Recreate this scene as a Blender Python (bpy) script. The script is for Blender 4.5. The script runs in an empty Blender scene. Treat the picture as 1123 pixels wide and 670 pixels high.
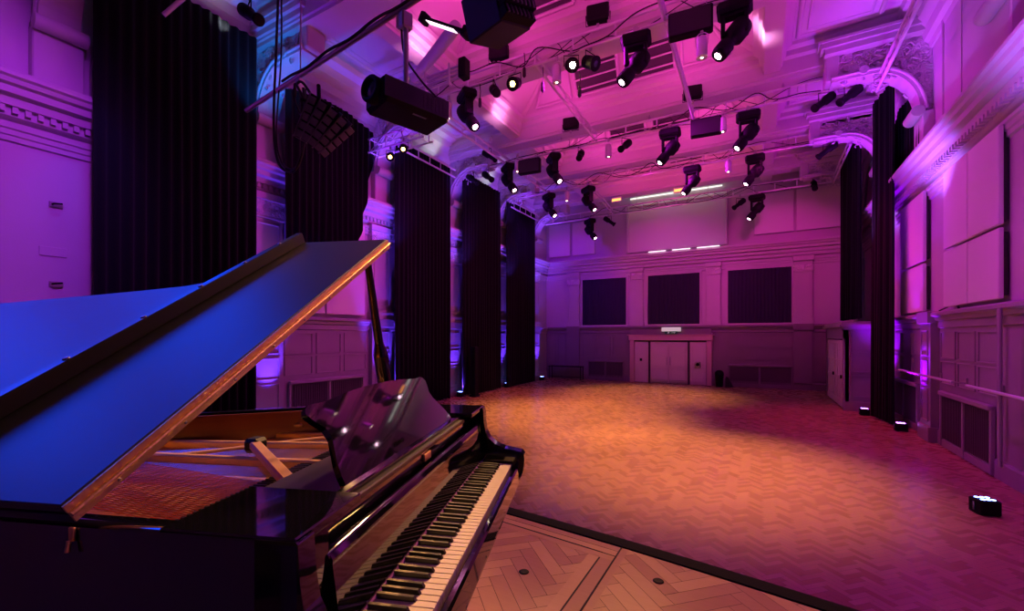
import bpy, math, random
from mathutils import Vector, Matrix
random.seed(7)
S = bpy.context.scene
COL = S.collection
PI = math.pi

# ------------------------------------------------------------------ helpers
def link(o):
    COL.objects.link(o); return o

class MB:
    def __init__(s): s.v = []; s.f = []; s.sm = []
    def add(s, vs, fs, smooth=False):
        n = len(s.v); s.v += [tuple(p) for p in vs]
        for f in fs: s.f.append(tuple(i+n for i in f)); s.sm.append(smooth)
        return s
    def box(s, x0, x1, y0, y1, z0, z1, M=None):
        vs = [Vector((x, y, z)) for z in (z0, z1) for y in (y0, y1) for x in (x0, x1)]
        if M: vs = [M @ p for p in vs]
        return s.add(vs, [(0,2,3,1),(4,5,7,6),(0,1,5,4),(2,6,7,3),(0,4,6,2),(1,3,7,5)])
    def bbox(s, x0, x1, y0, y1, z0, z1, b=.005, M=None):   # bevelled box (chamfered long edges)
        cx, cy, cz = (x0+x1)/2, (y0+y1)/2, (z0+z1)/2
        hx, hy, hz = (x1-x0)/2, (y1-y0)/2, (z1-z0)/2
        b = min(b, hx*.49, hy*.49, hz*.49)
        vs = []; idx = {}
        for sx in (-1,1):
            for sy in (-1,1):
                for sz in (-1,1):
                    for k in range(3):
                        p = [hx-b, hy-b, hz-b]; p[k] += b
                        idx[(sx,sy,sz,k)] = len(vs)
                        q = Vector((cx+sx*p[0], cy+sy*p[1], cz+sz*p[2]))
                        vs.append(M @ q if M else q)
        fs = []
        for k in range(3):
            a, c = [(1,2),(2,0),(0,1)][k]
            for sgn in (-1,1):
                def key(u, w):
                    t = [0,0,0]; t[k] = sgn; t[a] = u; t[c] = w
                    return idx[(t[0],t[1],t[2],k)]
                q = [key(-1,-1), key(1,-1), key(1,1), key(-1,1)]
                fs.append(q if sgn > 0 else q[::-1])
        for k in range(3):                      # edges parallel to axis k
            a, c = [(1,2),(2,0),(0,1)][k]
            for u in (-1,1):
                for w in (-1,1):
                    def kk(e, f):
                        t = [0,0,0]; t[k] = e; t[a] = u; t[c] = w
                        return idx[(t[0],t[1],t[2],f)]
                    q = [kk(-1,a), kk(1,a), kk(1,c), kk(-1,c)]
                    fs.append(q if u*w > 0 else q[::-1])
        for sx in (-1,1):
            for sy in (-1,1):
                for sz in (-1,1):
                    q = [idx[(sx,sy,sz,k)] for k in range(3)]
                    fs.append(q if sx*sy*sz > 0 else q[::-1])
        return s.add(vs, fs)
    def prism(s, pts, h0, h1, ax='z', M=None, smooth=False):
        """2-D outline extruded: ax z -> pts (x,y); ax y -> pts (x,z); ax x -> pts (y,z)"""
        def P(p, h):
            if ax == 'z': q = Vector((p[0], p[1], h))
            elif ax == 'y': q = Vector((p[0], h, p[1]))
            else: q = Vector((h, p[0], p[1]))
            return M @ q if M else q
        n = len(pts)
        s.add([P(p, h0) for p in pts] + [P(p, h1) for p in pts],
              [(i, (i+1) % n, n+(i+1) % n, n+i) for i in range(n)], smooth)
        s.add([P(p, h0) for p in pts] + [P(p, h1) for p in pts], [tuple(range(n-1, -1, -1)), tuple(range(n, 2*n))])
        return s
    def tube(s, path, r, n=8, caps=True, r1=None):
        path = [Vector(p) for p in path]; m = len(path)
        rings = []
        up = None
        for i, p in enumerate(path):
            if i == 0: t = path[1]-p
            elif i == m-1: t = p-path[i-1]
            else: t = path[i+1]-path[i-1]
            t = t.normalized() if t.length > 1e-9 else Vector((0,0,1))
            if up is None:
                up = Vector((0,0,1)) if abs(t.z) < .9 else Vector((1,0,0))
            a = t.cross(up)
            if a.length < 1e-4: a = t.orthogonal()
            a.normalize(); b = a.cross(t); up = b
            rr = r if r1 is None else r+(r1-r)*i/(m-1)
            rings.append([p + a*math.cos(2*PI*k/n)*rr + b*math.sin(2*PI*k/n)*rr for k in range(n)])
        vs = [q for R in rings for q in R]; fs = []
        for i in range(m-1):
            for k in range(n):
                fs.append((i*n+k, i*n+(k+1) % n, (i+1)*n+(k+1) % n, (i+1)*n+k))
        s.add(vs, fs, True)
        if caps: s.add(rings[0]+rings[-1], [tuple(range(n-1,-1,-1)), tuple(range(n,2*n))])
        return s
    def lathe(s, prof, c, axis=(0,0,1), n=20):
        """prof [(r,h)] around axis through c"""
        ax = Vector(axis).normalized(); a = ax.orthogonal().normalized(); b = ax.cross(a); c = Vector(c)
        vs = []; fs = []
        for r, h in prof:
            for k in range(n):
                th = 2*PI*k/n
                vs.append(c + ax*h + (a*math.cos(th)+b*math.sin(th))*r)
        for i in range(len(prof)-1):
            for k in range(n):
                fs.append((i*n+k, i*n+(k+1) % n, (i+1)*n+(k+1) % n, (i+1)*n+k))
        s.add(vs, fs, True)
        m = len(prof)-1
        s.add(vs[:n]+vs[m*n:], [tuple(range(n-1,-1,-1)), tuple(range(n,2*n))])
        return s
    def build(s, name, mat, parent=None, smooth=None):
        me = bpy.data.meshes.new(name); me.from_pydata([tuple(v) for v in s.v], [], s.f)
        me.materials.append(mat)
        for i, p in enumerate(me.polygons): p.use_smooth = s.sm[i] if smooth is None else smooth
        me.update()
        o = link(bpy.data.objects.new(name, me))
        if parent: o.parent = parent
        return o

def empty(name, loc=(0,0,0), rz=0):
    o = link(bpy.data.objects.new(name, None)); o.location = loc; o.rotation_euler = (0,0,rz)
    o.empty_display_size = .1
    return o
def tag(o, label, cat, group=None, kind=None):
    if label: o['label'] = label
    if cat: o['category'] = cat
    if group: o['group'] = group
    if kind: o['kind'] = kind
    return o
def struct(mb, name, mat, parent=None):
    o = mb.build(name, mat, parent)
    if not parent: o['kind'] = 'structure'
    return o
def copy_tree(o, parent=None):
    c = o.copy(); COL.objects.link(c)
    if parent: c.parent = parent
    for ch in list(o.children): copy_tree(ch, c)
    return c
TRIM = [0]
def trim(mb, mat):
    TRIM[0] += 1
    return struct(mb, 'trim_%d' % TRIM[0], mat)

# ------------------------------------------------------------------ materials
def mat(name, col, rough=.5, metal=0, spec=.5, emit=None, es=0, coat=0, bump=None, var=None, sheen=0):
    m = bpy.data.materials.new(name); m.use_nodes = True
    nt = m.node_tree; b = nt.nodes['Principled BSDF']
    b.inputs['Base Color'].default_value = (*col, 1)
    b.inputs['Roughness'].default_value = rough
    b.inputs['Metallic'].default_value = metal
    b.inputs['Specular IOR Level'].default_value = spec
    b.inputs['Coat Weight'].default_value = coat
    b.inputs['Coat Roughness'].default_value = .03
    if sheen: b.inputs['Sheen Weight'].default_value = sheen
    if emit:
        b.inputs['Emission Color'].default_value = (*emit, 1); b.inputs['Emission Strength'].default_value = es
    tc = nt.nodes.new('ShaderNodeTexCoord')
    if var:       # (scale, amount): gentle procedural variation of the colour
        n = nt.nodes.new('ShaderNodeTexNoise'); n.inputs['Scale'].default_value = var[0]; n.inputs['Detail'].default_value = 5
        mx = nt.nodes.new('ShaderNodeMix'); mx.data_type = 'RGBA'
        mx.inputs['A'].default_value = (*[c*(1-var[1]) for c in col], 1)
        mx.inputs['B'].default_value = (*[min(1, c*(1+var[1])) for c in col], 1)
        nt.links.new(tc.outputs['Object'], n.inputs['Vector'])
        nt.links.new(n.outputs['Fac'], mx.inputs['Factor'])
        nt.links.new(mx.outputs['Result'], b.inputs['Base Color'])
    if bump:      # (scale, strength)
        n = nt.nodes.new('ShaderNodeTexNoise'); n.inputs['Scale'].default_value = bump[0]; n.inputs['Detail'].default_value = 6
        bp = nt.nodes.new('ShaderNodeBump'); bp.inputs['Strength'].default_value = bump[1]; bp.inputs['Distance'].default_value = .02
        nt.links.new(tc.outputs['Object'], n.inputs['Vector'])
        nt.links.new(n.outputs['Fac'], bp.inputs['Height']); nt.links.new(bp.outputs['Normal'], b.inputs['Normal'])
    return m

def wood_mat(name, c0, c1, rough, island=True, grain=(6, 60, 1), coat=0):
    m = bpy.data.materials.new(name); m.use_nodes = True
    nt = m.node_tree; b = nt.nodes['Principled BSDF']; L = nt.links
    tc = nt.nodes.new('ShaderNodeTexCoord')
    mp = nt.nodes.new('ShaderNodeMapping'); mp.inputs['Scale'].default_value = grain
    n = nt.nodes.new('ShaderNodeTexNoise'); n.inputs['Scale'].default_value = 1; n.inputs['Detail'].default_value = 6
    L.new(tc.outputs['Object'], mp.inputs['Vector']); L.new(mp.outputs['Vector'], n.inputs['Vector'])
    mx = nt.nodes.new('ShaderNodeMix'); mx.data_type = 'RGBA'
    mx.inputs['A'].default_value = (*c0, 1); mx.inputs['B'].default_value = (*c1, 1)
    if island:
        g = nt.nodes.new('ShaderNodeNewGeometry')
        ad = nt.nodes.new('ShaderNodeMath'); ad.operation = 'MULTIPLY_ADD'; ad.inputs[1].default_value = .5
        m2 = nt.nodes.new('ShaderNodeMath'); m2.operation = 'MULTIPLY'; m2.inputs[1].default_value = .35
        L.new(n.outputs['Fac'], m2.inputs[0]); L.new(g.outputs['Random Per Island'], ad.inputs[0]); L.new(m2.outputs[0], ad.inputs[2])
        L.new(ad.outputs[0], mx.inputs['Factor'])
        rr = nt.nodes.new('ShaderNodeMath'); rr.operation = 'MULTIPLY_ADD'; rr.inputs[1].default_value = .14; rr.inputs[2].default_value = rough
        L.new(g.outputs['Random Per Island'], rr.inputs[0]); L.new(rr.outputs[0], b.inputs['Roughness'])
    else:
        L.new(n.outputs['Fac'], mx.inputs['Factor']); b.inputs['Roughness'].default_value = rough
    L.new(mx.outputs['Result'], b.inputs['Base Color'])
    b.inputs['Coat Weight'].default_value = coat; b.inputs['Coat Roughness'].default_value = .06
    return m

def plaster_relief():
    m = mat('ornate_plaster', (.74,.72,.72), .6)
    nt = m.node_tree; b = nt.nodes['Principled BSDF']
    v = nt.nodes.new('ShaderNodeTexVoronoi'); v.inputs['Scale'].default_value = 5.5; v.feature = 'SMOOTH_F1'
    n = nt.nodes.new('ShaderNodeTexNoise'); n.inputs['Scale'].default_value = 7; n.inputs['Distortion'].default_value = 2.2
    tc = nt.nodes.new('ShaderNodeTexCoord')
    ad = nt.nodes.new('ShaderNodeMath'); ad.operation = 'ADD'
    bp = nt.nodes.new('ShaderNodeBump'); bp.inputs['Strength'].default_value = .9; bp.inputs['Distance'].default_value = .12
    nt.links.new(tc.outputs['Object'], v.inputs['Vector']); nt.links.new(tc.outputs['Object'], n.inputs['Vector'])
    nt.links.new(v.outputs['Distance'], ad.inputs[0]); nt.links.new(n.outputs['Fac'], ad.inputs[1])
    nt.links.new(ad.outputs[0], bp.inputs['Height']); nt.links.new(bp.outputs['Normal'], b.inputs['Normal'])
    return m

M_wall = mat('painted_plaster', (.54,.52,.53), .55, var=(1.2,.05), bump=(30,.05))
M_ceil = mat('ceiling_paint', (.62,.59,.60), .55, var=(.8,.04))
M_orn = plaster_relief()
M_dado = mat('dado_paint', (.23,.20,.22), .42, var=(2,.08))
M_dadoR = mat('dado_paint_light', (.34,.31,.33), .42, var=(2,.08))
M_dark = mat('recess_dark', (.05,.045,.05), .7)
M_panel = mat('acoustic_board', (.74,.72,.73), .7, bump=(80,.05))
M_screen = mat('projection_cloth', (.62,.58,.62), .8)
M_velvet = mat('black_wool_drape', (.008,.0075,.009), .95, spec=.1, bump=(60,.2), sheen=.06)
M_black = mat('black_metal', (.006,.006,.007), .6, spec=.15, var=(8,.3))
M_blackcloth = mat('speaker_grille', (.03,.03,.032), .8, bump=(150,.3))
M_alu = mat('white_painted_steel', (.72,.72,.75), .35, metal=.2, var=(5,.1))
M_steel = mat('steel', (.45,.45,.47), .3, metal=.9)
M_cable = mat('black_rubber', (.015,.015,.015), .6)
M_rad = mat('grille_mesh', (.09,.08,.085), .5)
M_gloss = mat('piano_black', (.004,.004,.005), .045, spec=.55, coat=.6)
M_satin = mat('satin_black_lacquer', (.006,.007,.010), .40, spec=.8, var=(3,.2), bump=(220,.02))
M_ivory = mat('ivory_white', (.80,.76,.66), .18)
M_ebony = mat('ebony', (.012,.011,.011), .28)
M_brass = mat('brass', (.95,.66,.28), .38, metal=1, bump=(90,.15))
M_gold = mat('bronze_painted_iron', (.80,.46,.16), .36, metal=.45, var=(10,.1))
M_felt = mat('violet_felt', (.16,.02,.30), .9)
M_redfelt = mat('red_felt', (.25,.02,.02), .9)
M_copper = mat('copper_wire', (.80,.22,.12), .3, metal=1)
M_wire = mat('steel_wire', (.55,.55,.58), .22, metal=1)
M_mahog = wood_mat('red_mahogany', (.13,.03,.012), (.24,.07,.025), .3, False, (2,2,30), .2)
M_spruce = wood_mat('spruce', (.42,.20,.07), (.62,.33,.13), .4, False, (40,2,2), .1)
M_beech = wood_mat('beech', (.38,.20,.09), (.52,.30,.15), .4, False, (30,3,3))
M_hall = wood_mat('hall_parquet', (.31,.155,.08), (.52,.30,.165), .22)
M_stage = wood_mat('stage_parquet', (.32,.12,.055), (.52,.25,.12), .28)
M_joint = mat('joint_dark', (.02,.012,.01), .8)
M_nose = mat('black_nosing', (.006,.006,.007), .7, spec=.06, bump=(120,.2))
def lampmat(n, c, s): return mat(n, (.1,.1,.1), .4, emit=c, es=s)
M_len_pink = lampmat('lens_pink', (1,.55,.75), 22)
M_len_warm = lampmat('lens_warm', (1,.82,.55), 30)
M_len_gold = lampmat('lens_gold', (1,.62,.12), 22)
M_len_star = lampmat('lens_star', (1,.72,.25), 220)
M_len_blue = lampmat('led_blue', (.15,.25,1), 14)
M_len_viol = lampmat('led_violet', (.45,.12,1), 14)
M_lit_w = lampmat('strip_white', (1,.96,.9), 1.1)
M_lit_pk = lampmat('strip_pink', (1,.7,.9), 2.2)
M_amber = lampmat('amber_window', (1,.35,.08), 2.5)
M_glassd = mat('dark_lens', (.06,.09,.14), .08, spec=.8)
M_pane = mat('window_glass', (.05,.05,.07), .1, spec=.6)
M_doorpaint = mat('door_paint', (.66,.60,.60), .45, var=(2,.04))
M_surround = mat('door_surround', (.60,.42,.42), .5, var=(3,.06))
M_green = mat('exit_green', (.02,.22,.08), .4)
M_white = mat('sign_white', (.8,.8,.8), .4, emit=(.9,1,.9), es=.35)

# ------------------------------------------------------------------ dimensions of the hall (metres, hall floor z=0)
XL, XR, YF, YB = -10.9, 3.58, 23.5, -4.0
ZC, STG = 10.2, 1.05
BL = [-1.0, 2.8, 6.55, 10.4, 14.3, 18.05, 21.8]      # bay lines, left wall and beams
BR = [-1.4, 2.4, 6.2, 9.9, 13.75, 17.75, 21.7]       # bay lines, right wall
ZD, ZK = 2.87, 6.6                                    # dado rail, cornice

# ------------------------------------------------------------------ floors
def clip(poly, f):
    out = []
    for i, p in enumerate(poly):
        q = poly[(i+1) % len(poly)]; a, b = f(*p), f(*q)
        if a >= 0: out.append(p)
        if (a >= 0) != (b >= 0):
            t = a/(a-b); out.append((p[0]+(q[0]-p[0])*t, p[1]+(q[1]-p[1])*t))
    return out
def herring(x0, x1, y0, y1, L, W, z, inside):
    mb = MB(); r = math.sqrt(.5)
    R = int(((x1-x0)+(y1-y0))/W*.75)+8
    cx, cy = (x0+x1)/2, (y0+y1)/2
    g = .0012
    nj = int(((x1-x0)+(y1-y0))/L*.75)+4
    for j in range(-nj, nj):
        for i in range(-R, R):
            ox, oy = i*W+j*L, i*W-j*L
            for (ax, ay, bx, by) in ((ox+g, oy+g, ox+L-g, oy+W-g), (ox+g, oy+W+g, ox+W-g, oy+W+L-g)):
                q = []
                for (u, v) in ((ax, ay), (bx, ay), (bx, by), (ax, by)):
                    q.append((cx+(u-v)*r, cy+(u+v)*r))
                mx = sum(p[0] for p in q)/4; my = sum(p[1] for p in q)/4
                if x0-L < mx < x1+L and y0-L < my < y1+L:
                    for region in inside:
                        poly = q
                        for f in list(region)+[lambda x, y: x-x0, lambda x, y: x1-x, lambda x, y: y-y0, lambda x, y: y1-y]:
                            poly = clip(poly, f)
                            if len(poly) < 3: break
                        if len(poly) >= 3: mb.add([(p[0], p[1], z) for p in poly], [tuple(range(len(poly)))])
    return mb
def edgeY(x): return 3.08-.022*(x+3.7)**2            # curved front of the stage
mb = herring(XL, XR, 2.6, YF, .24, .067, 0.0, [[]])
fl = struct(mb, 'floor', M_hall)
struct(MB().box(XL-.2, XR+.2, YB, YF+.2, -.2, -.003), 'floor_base', M_joint)['kind'] = 'structure'
JX = -.76
mb = herring(-5.5, XR, -1.2, 3.2, .42, .085, STG,
             [[lambda x, y: edgeY(x)-.30-y, lambda x, y: JX-.16-x], [lambda x, y: edgeY(x)-.11-y, lambda x, y: x-JX-.045]])
# border boards of the left platform, following the curve, and along the joint
def strip(mb, off0, off1, xa, xb, n, z):
    for k in range(n):
        a = xa+(xb-xa)*k/n+.001; b = xa+(xb-xa)*(k+1)/n-.001
        mb.add([(a, edgeY(a)-off1, z), (b, edgeY(b)-off1, z), (b, edgeY(b)-off0, z), (a, edgeY(a)-off0, z)], [(0,1,2,3)])
strip(mb, .11, .168, -5.5, JX-.005, 6, STG); strip(mb, .172, .232, -5.5, JX-.005, 5, STG); strip(mb, .242, .30, -5.5, JX-.005, 5, STG)
for a, b, off in ((JX-.16, JX-.092, .302), (JX-.082, JX-.008, .302), (JX+.004, JX+.045, .112)):
    for y0, y1 in ((-1.2, .9), (.902, edgeY(a)-off)):
        mb.box(a, b, y0, y1, STG-.004, STG)
struct(mb, 'floor_stage', M_stage)
# stage body below the boards
pts = [(XL, YB), (XR, YB)] + [(XR-(XR-XL)*k/40, edgeY(XR-(XR-XL)*k/40)-.03) for k in range(41)]
struct(MB().prism(pts, 0, STG-.004), 'floor_stage_base', M_joint)
nb = MB()
N = 60
for k in range(N):
    xa = XL+(XR-XL)*k/N; xb = XL+(XR-XL)*(k+1)/N
    for (o0, o1, z0, z1) in ((0, .10, STG-.02, STG+.006), (-.012, .012, STG-.10, STG+.002)):
        vs = []
        for z in (z0, z1):
            vs += [(xa, edgeY(xa)-o1, z), (xb, edgeY(xb)-o1, z), (xb, edgeY(xb)-o0, z), (xa, edgeY(xa)-o0, z)]
        nb.add(vs, [(3,2,1,0),(4,5,6,7),(0,1,5,4),(2,3,7,6)])
trim(nb, M_nose)
trim(MB().box(JX-.006, JX+.002, -1, edgeY(JX)-.1, STG-.002, STG+.0012), M_joint)
trim(MB().box(JX-.0915, JX-.0825, -1, edgeY(JX)-.30, STG-.002, STG+.001), M_joint)
g2 = MB()
for k in range(30):
    xa = -5.5+(JX-.085+5.5)*k/30; xb = -5.5+(JX-.085+5.5)*(k+1)/30
    g2.add([(xa, edgeY(xa)-.241, STG+.001), (xb, edgeY(xb)-.241, STG+.001), (xb, edgeY(xb)-.233, STG+.001), (xa, edgeY(xa)-.233, STG+.001)], [(0,1,2,3)])
trim(g2, M_joint)
for (x, y, what) in ((-.48, 2.50, 0), (-1.17, 2.22, 1)):
    o = MB().lathe([(.0,0),(.026,0),(.030,.002),(.026,.005),(.012,.004),(.0,.004)], (x, y, STG), n=16).build('floor_socket', M_black)
    tag(o, ['small round black socket set in the stage boards right of the joint', 'small round black socket set in the stage boards left of the joint'][what], 'floor socket')

# ------------------------------------------------------------------ walls
struct(MB().box(XL-.3, XL, YB, YF+.3, 0, 10.8), 'wall_left', M_wall)
struct(MB().box(XR, XR+.3, YB, YF+.3, 0, 10.8), 'wall_right', M_wall)
struct(MB().box(XL-.3, XR+.3, YF, YF+.3, 0, 10.8), 'wall_far', M_wall)
struct(MB().box(XL-.3, XR+.3, YB-.3, YB, 0, 10.8), 'wall_near', M_wall)

def along(prof, side, y0, y1):
    """profile (out, z) run along a side wall; side -1 left, +1 right"""
    pts = [((XL+o) if side < 0 else (XR-o), z) for o, z in prof]
    if side > 0: pts = pts[::-1]
    return MB().prism(pts, y0, y1, 'y')
def across(prof, x0, x1, Y=YF):
    pts = [(Y-o, z) for o, z in prof]
    return MB().prism(pts, x0, x1, 'x')
CORN = [(0,6.70),(.46,6.70),(.48,6.66),(.48,6.60),(.43,6.57),(.41,6.50),(.34,6.47),(.33,6.36),(.22,6.33),(.21,6.20),(.12,6.19),(.12,6.05),(.07,6.02),(0,6.0)]
ARCH = [(0,5.92),(.10,5.92),(.10,5.86),(.07,5.84),(.07,5.76),(.045,5.74),(.045,5.66),(0,5.64)]
RAIL = [(0,2.95),(.16,2.95),(.19,2.92),(.19,2.86),(.13,2.83),(.11,2.76),(.06,2.74),(.06,2.60),(.03,2.58),(0,2.58)]
BASE = [(0,.32),(.05,.32),(.07,.28),(.07,0),(0,0)]
def dentils(mb, side, y0, y1):
    y = y0
    while y < y1:
        x0, x1 = (XL+.11, XL+.24) if side < 0 else (XR-.24, XR-.11)
        mb.box(x0, x1-.05 if side < 0 else x1, y, y+.07, 6.09, 6.19); y += .15
for side, y0 in ((-1, YB), (1, YB)):
    m_ = along(CORN, side, y0, YF); dentils(m_, side, 0 if side < 0 else 4, YF); trim(m_, M_wall)
    trim(along(ARCH, side, y0, YF), M_wall)
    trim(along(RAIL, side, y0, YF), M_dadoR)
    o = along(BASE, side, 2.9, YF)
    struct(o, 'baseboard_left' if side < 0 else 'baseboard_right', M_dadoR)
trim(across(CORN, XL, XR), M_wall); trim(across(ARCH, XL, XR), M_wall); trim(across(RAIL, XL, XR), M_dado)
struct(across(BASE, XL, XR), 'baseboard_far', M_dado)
# dado boarding
def dado_panels_side(mb, side, y0, y1, rows):
    """raised frames and sunk panels between y0 and y1"""
    X0 = XL if side < 0 else XR
    def bx(o0, o1, a, b, z0, z1):
        if side < 0: mb.box(X0+o0, X0+o1, a, b, z0, z1)
        else: mb.box(X0-o1, X0-o0, a, b, z0, z1)
    n = max(1, round((y1-y0)/.9)); w = (y1-y0)/n
    for (z0, z1) in rows:
        for k in range(n):
            a, b = y0+k*w+.06, y0+(k+1)*w-.06
            t = .025
            bx(.02, .045, a, b, z0, z0+t); bx(.02, .045, a, b, z1-t, z1)
            bx(.02, .045, a, a+t, z0+t, z1-t); bx(.02, .045, b-t, b, z0+t, z1-t)
for side, B in ((-1, BL), (1, BR)):
    mb = MB()
    if side < 0: mb.box(XL, XL+.02, 2.9, YF, .3, 2.6)
    else: mb.box(XR-.02, XR, 2.9, YF, .3, 2.6)
    for i in range(1, len(B)-1):
        a, b = B[i]+.5, B[i+1]-.5
        dado_panels_side(mb, side, a, b, [(1.36,1.86),(1.92,2.5)])
    trim(mb, M_dadoR)
mb = MB(); mb.box(XL, -5.95, YF-.02, YF, .3, 2.6); mb.box(-1.95, XR, YF-.02, YF, .3, 2.6)
def dado_far(x0, x1, rows):
    n = max(1, round((x1-x0)/.75)); w = (x1-x0)/n
    for (z0, z1) in rows:
        for k in range(n):
            a, b = x0+k*w+.06, x0+(k+1)*w-.06; t = .03
            for q in ((a,b,z0,z0+t),(a,b,z1-t,z1),(a,a+t,z0,z1),(b-t,b,z0,z1)):
                mb.box(q[0], q[1], YF-.05, YF-.02, q[2], q[3])
dado_far(-8.7, -6.1, [(1.3,1.85),(1.9,2.5)]); dado_far(-10.8, -9.6, [(.4,1.25),(1.3,2.5)])
dado_far(-1.3, 1.4, [(1.3,1.85),(1.9,2.5)]); dado_far(1.9, 3.4, [(.4,1.25),(1.3,2.5)])
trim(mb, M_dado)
# pilasters on the side walls
def pilaster(side, y, w=.86, orn=True):
    def bx(mb, o0, o1, a, b, z0, z1):
        if side < 0: mb.bbox(XL+o0, XL+o1, a, b, z0, z1, .008)
        else: mb.bbox(XR-o1, XR-o0, a, b, z0, z1, .008)
    m1 = MB()
    bx(m1, 0, .16, y-w/2, y+w/2, 2.95, 6.0)
    bx(m1, 0, .22, y-w/2-.05, y+w/2+.05, 2.95, 3.18)
    bx(m1, 0, .19, y-w/2-.02, y+w/2+.02, 3.18, 3.26)
    for a, b, z0, z1 in ((y-w/2+.1,y-w/2+.14,3.4,5.25),(y+w/2-.14,y+w/2-.1,3.4,5.25),(y-w/2+.1,y+w/2-.1,3.4,3.44),(y-w/2+.1,y+w/2-.1,5.21,5.25)):
        bx(m1, .15, .185, a, b, z0, z1)
    bx(m1, 0, .24, y-w/2-.06, y+w/2+.06, 5.80, 5.98)
    bx(m1, 0, .20, y-w/2-.03, y+w/2+.03, 5.36, 5.42)
    if orn:
        trim(m1, M_wall)
        m2 = MB(); bx(m2, 0, .20, y-w/2-.03, y+w/2+.03, 5.42, 5.80); trim(m2, M_orn)
    m3 = MB()                                   # panelled pedestal under it, in dado paint
    bx(m3, 0, .18, y-w/2, y+w/2, .02, 2.74)
    bx(m3, 0, .23, y-w/2-.03, y+w/2+.03, .0, .34)
    bx(m3, 0, .24, y-w/2-.04, y+w/2+.04, 2.70, 2.97)
    for z0, z1 in ((.45,1.2),(1.3,1.85),(1.95,2.55)):
        for a, b, c, d in ((y-w/2+.12,y+w/2-.12,z0,z0+.03),(y-w/2+.12,y+w/2-.12,z1-.03,z1),(y-w/2+.12,y-w/2+.15,z0,z1),(y+w/2-.15,y+w/2-.12,z0,z1)):
            bx(m3, .17, .205, a, b, c, d)
    trim(m3, M_dadoR)
for y in BL[2:]: pilaster(-1, y)
pilaster(1, BR[4]-.1, .7, False)
pilaster(1, BR[6], .6)
# far wall pilasters
def far_pil(x, w=.62):
    m1 = MB()
    m1.bbox(x-w/2, x+w/2, YF-.15, YF, 2.95, 6.0, .01)
    m1.bbox(x-w/2-.05, x+w/2+.05, YF-.2, YF, 2.95, 3.2, .01)
    m1.bbox(x-w/2-.05, x+w/2+.05, YF-.24, YF, 5.78, 6.0, .01)
    for s_ in (-1, 1): m1.box(x+s_*(w/2-.1)-.02, x+s_*(w/2-.1)+.02, YF-.18, YF-.14, 3.35, 5.2)
    m1.bbox(x-w/2-.03, x+w/2+.03, YF-.19, YF, 5.28, 5.34, .01)
    trim(m1, M_wall)
    trim(MB().bbox(x-w/2-.03, x+w/2+.03, YF-.2, YF, 5.34, 5.62, .02), M_orn)
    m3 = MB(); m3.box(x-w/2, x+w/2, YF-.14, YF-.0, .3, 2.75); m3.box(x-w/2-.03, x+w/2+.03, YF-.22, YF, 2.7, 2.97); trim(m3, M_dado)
for x in (-9.15, 1.75): far_pil(x, .7)
for x in (-5.58, -1.9):
    m1 = MB(); w = .62
    m1.bbox(x-w/2, x+w/2, YF-.15, YF, 2.95, 6.0, .01); m1.bbox(x-w/2-.04, x+w/2+.04, YF-.2, YF, 2.95, 3.15, .01)
    m1.bbox(x-w/2-.04, x+w/2+.04, YF-.23, YF, 5.8, 6.0, .01)
    trim(m1, M_wall); trim(MB().bbox(x-w/2-.03, x+w/2+.03, YF-.2, YF, 5.4, 5.75, .02), M_orn)

# ------------------------------------------------------------------ drapes
def drape(name, p0, p1, z0, z1, label, cat='drape', group=None, folds=None, depth=.06, outline=None, parent=None, material=None, tie=False):
    """hanging pleated cloth between plan points p0, p1; outline(u)->(zbottom,ztop)"""
    p0 = Vector((*p0, 0)); p1 = Vector((*p1, 0)); d = p1-p0; Lw = d.length; d.normalize(); nrm = Vector((-d.y, d.x, 0))
    n = int(Lw/.03); nf = folds or Lw/.19; mb = MB(); rows = 14
    for side in (0, 1):
        vs = []
        ph = [random.uniform(0, 6.28) for _ in range(3)]
        for r in range(rows+1):
            t = r/rows
            for k in range(n+1):
                u = k/n
                a = z0; b = z1
                if outline: a, b = outline(u)
                z = a+(b-a)*t
                w = math.sin(u*nf*2*PI+.7*math.sin(u*9+t*1.4))*depth*(.5+.5*(1-t)) + .02*math.sin(u*23+t*2)
                p = p0+d*(Lw*u)+nrm*(w+side*.012)
                vs.append((p.x, p.y, z + (.012*math.sin(u*nf*2*PI) if r == 0 else 0)))
        m = n+1
        fs = [(r*m+k, r*m+k+1, (r+1)*m+k+1, (r+1)*m+k) for r in range(rows) for k in range(n)]
        if side: fs = [f[::-1] for f in fs]
        mb.add(vs, fs, True)
    o = mb.build(name, material or M_velvet, parent)
    if label: tag(o, label, cat, group)
    return o
XD = -10.22
GD = 'tall black drapes along the walls'
drape('stage_drape', (XD, 3.12), (XD, 6.00), 0.02+STG*0, 9.35, 'widest tall black drape, nearest the piano on the left wall', group=GD)
def tied(u):
    # second drape is hauled up: its free edge sweeps in towards the foot
    lo = 4.55+max(0, (u-.72)/.28)**1.6*3.3
    return (lo, 8.55+.25*math.sin(u*3))
drape('stage_drape', (XD+.05, 6.70), (XD, 9.52), 0, 0, 'black drape hauled up above the raised piano lid, curved at its right edge', group=GD, outline=tied)
drape('stage_drape', (XD, 10.50), (XD, 13.38), .06, 8.85, 'tall black drape just right of the piano prop stick, middle of the left wall', group=GD)
drape('stage_drape', (XD, 14.22), (XD, 17.03), .06, 8.95, 'tall black drape second from the far end of the left wall', group=GD)
drape('stage_drape', (XD, 17.72), (XD, 20.65), .06, 8.8, 'tall black drape at the far end of the left wall', group=GD)
drape('stage_drape', (3.16, 15.1), (2.95, 16.6), .06, 9.25, 'wide tall black drape on the right wall in front of the corner lobby', group=GD)
drape('stage_drape', (3.0, 18.4), (2.85, 21.3), 3.02, 9.3, 'narrow tall black drape standing above the corner lobby', group=GD)
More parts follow.
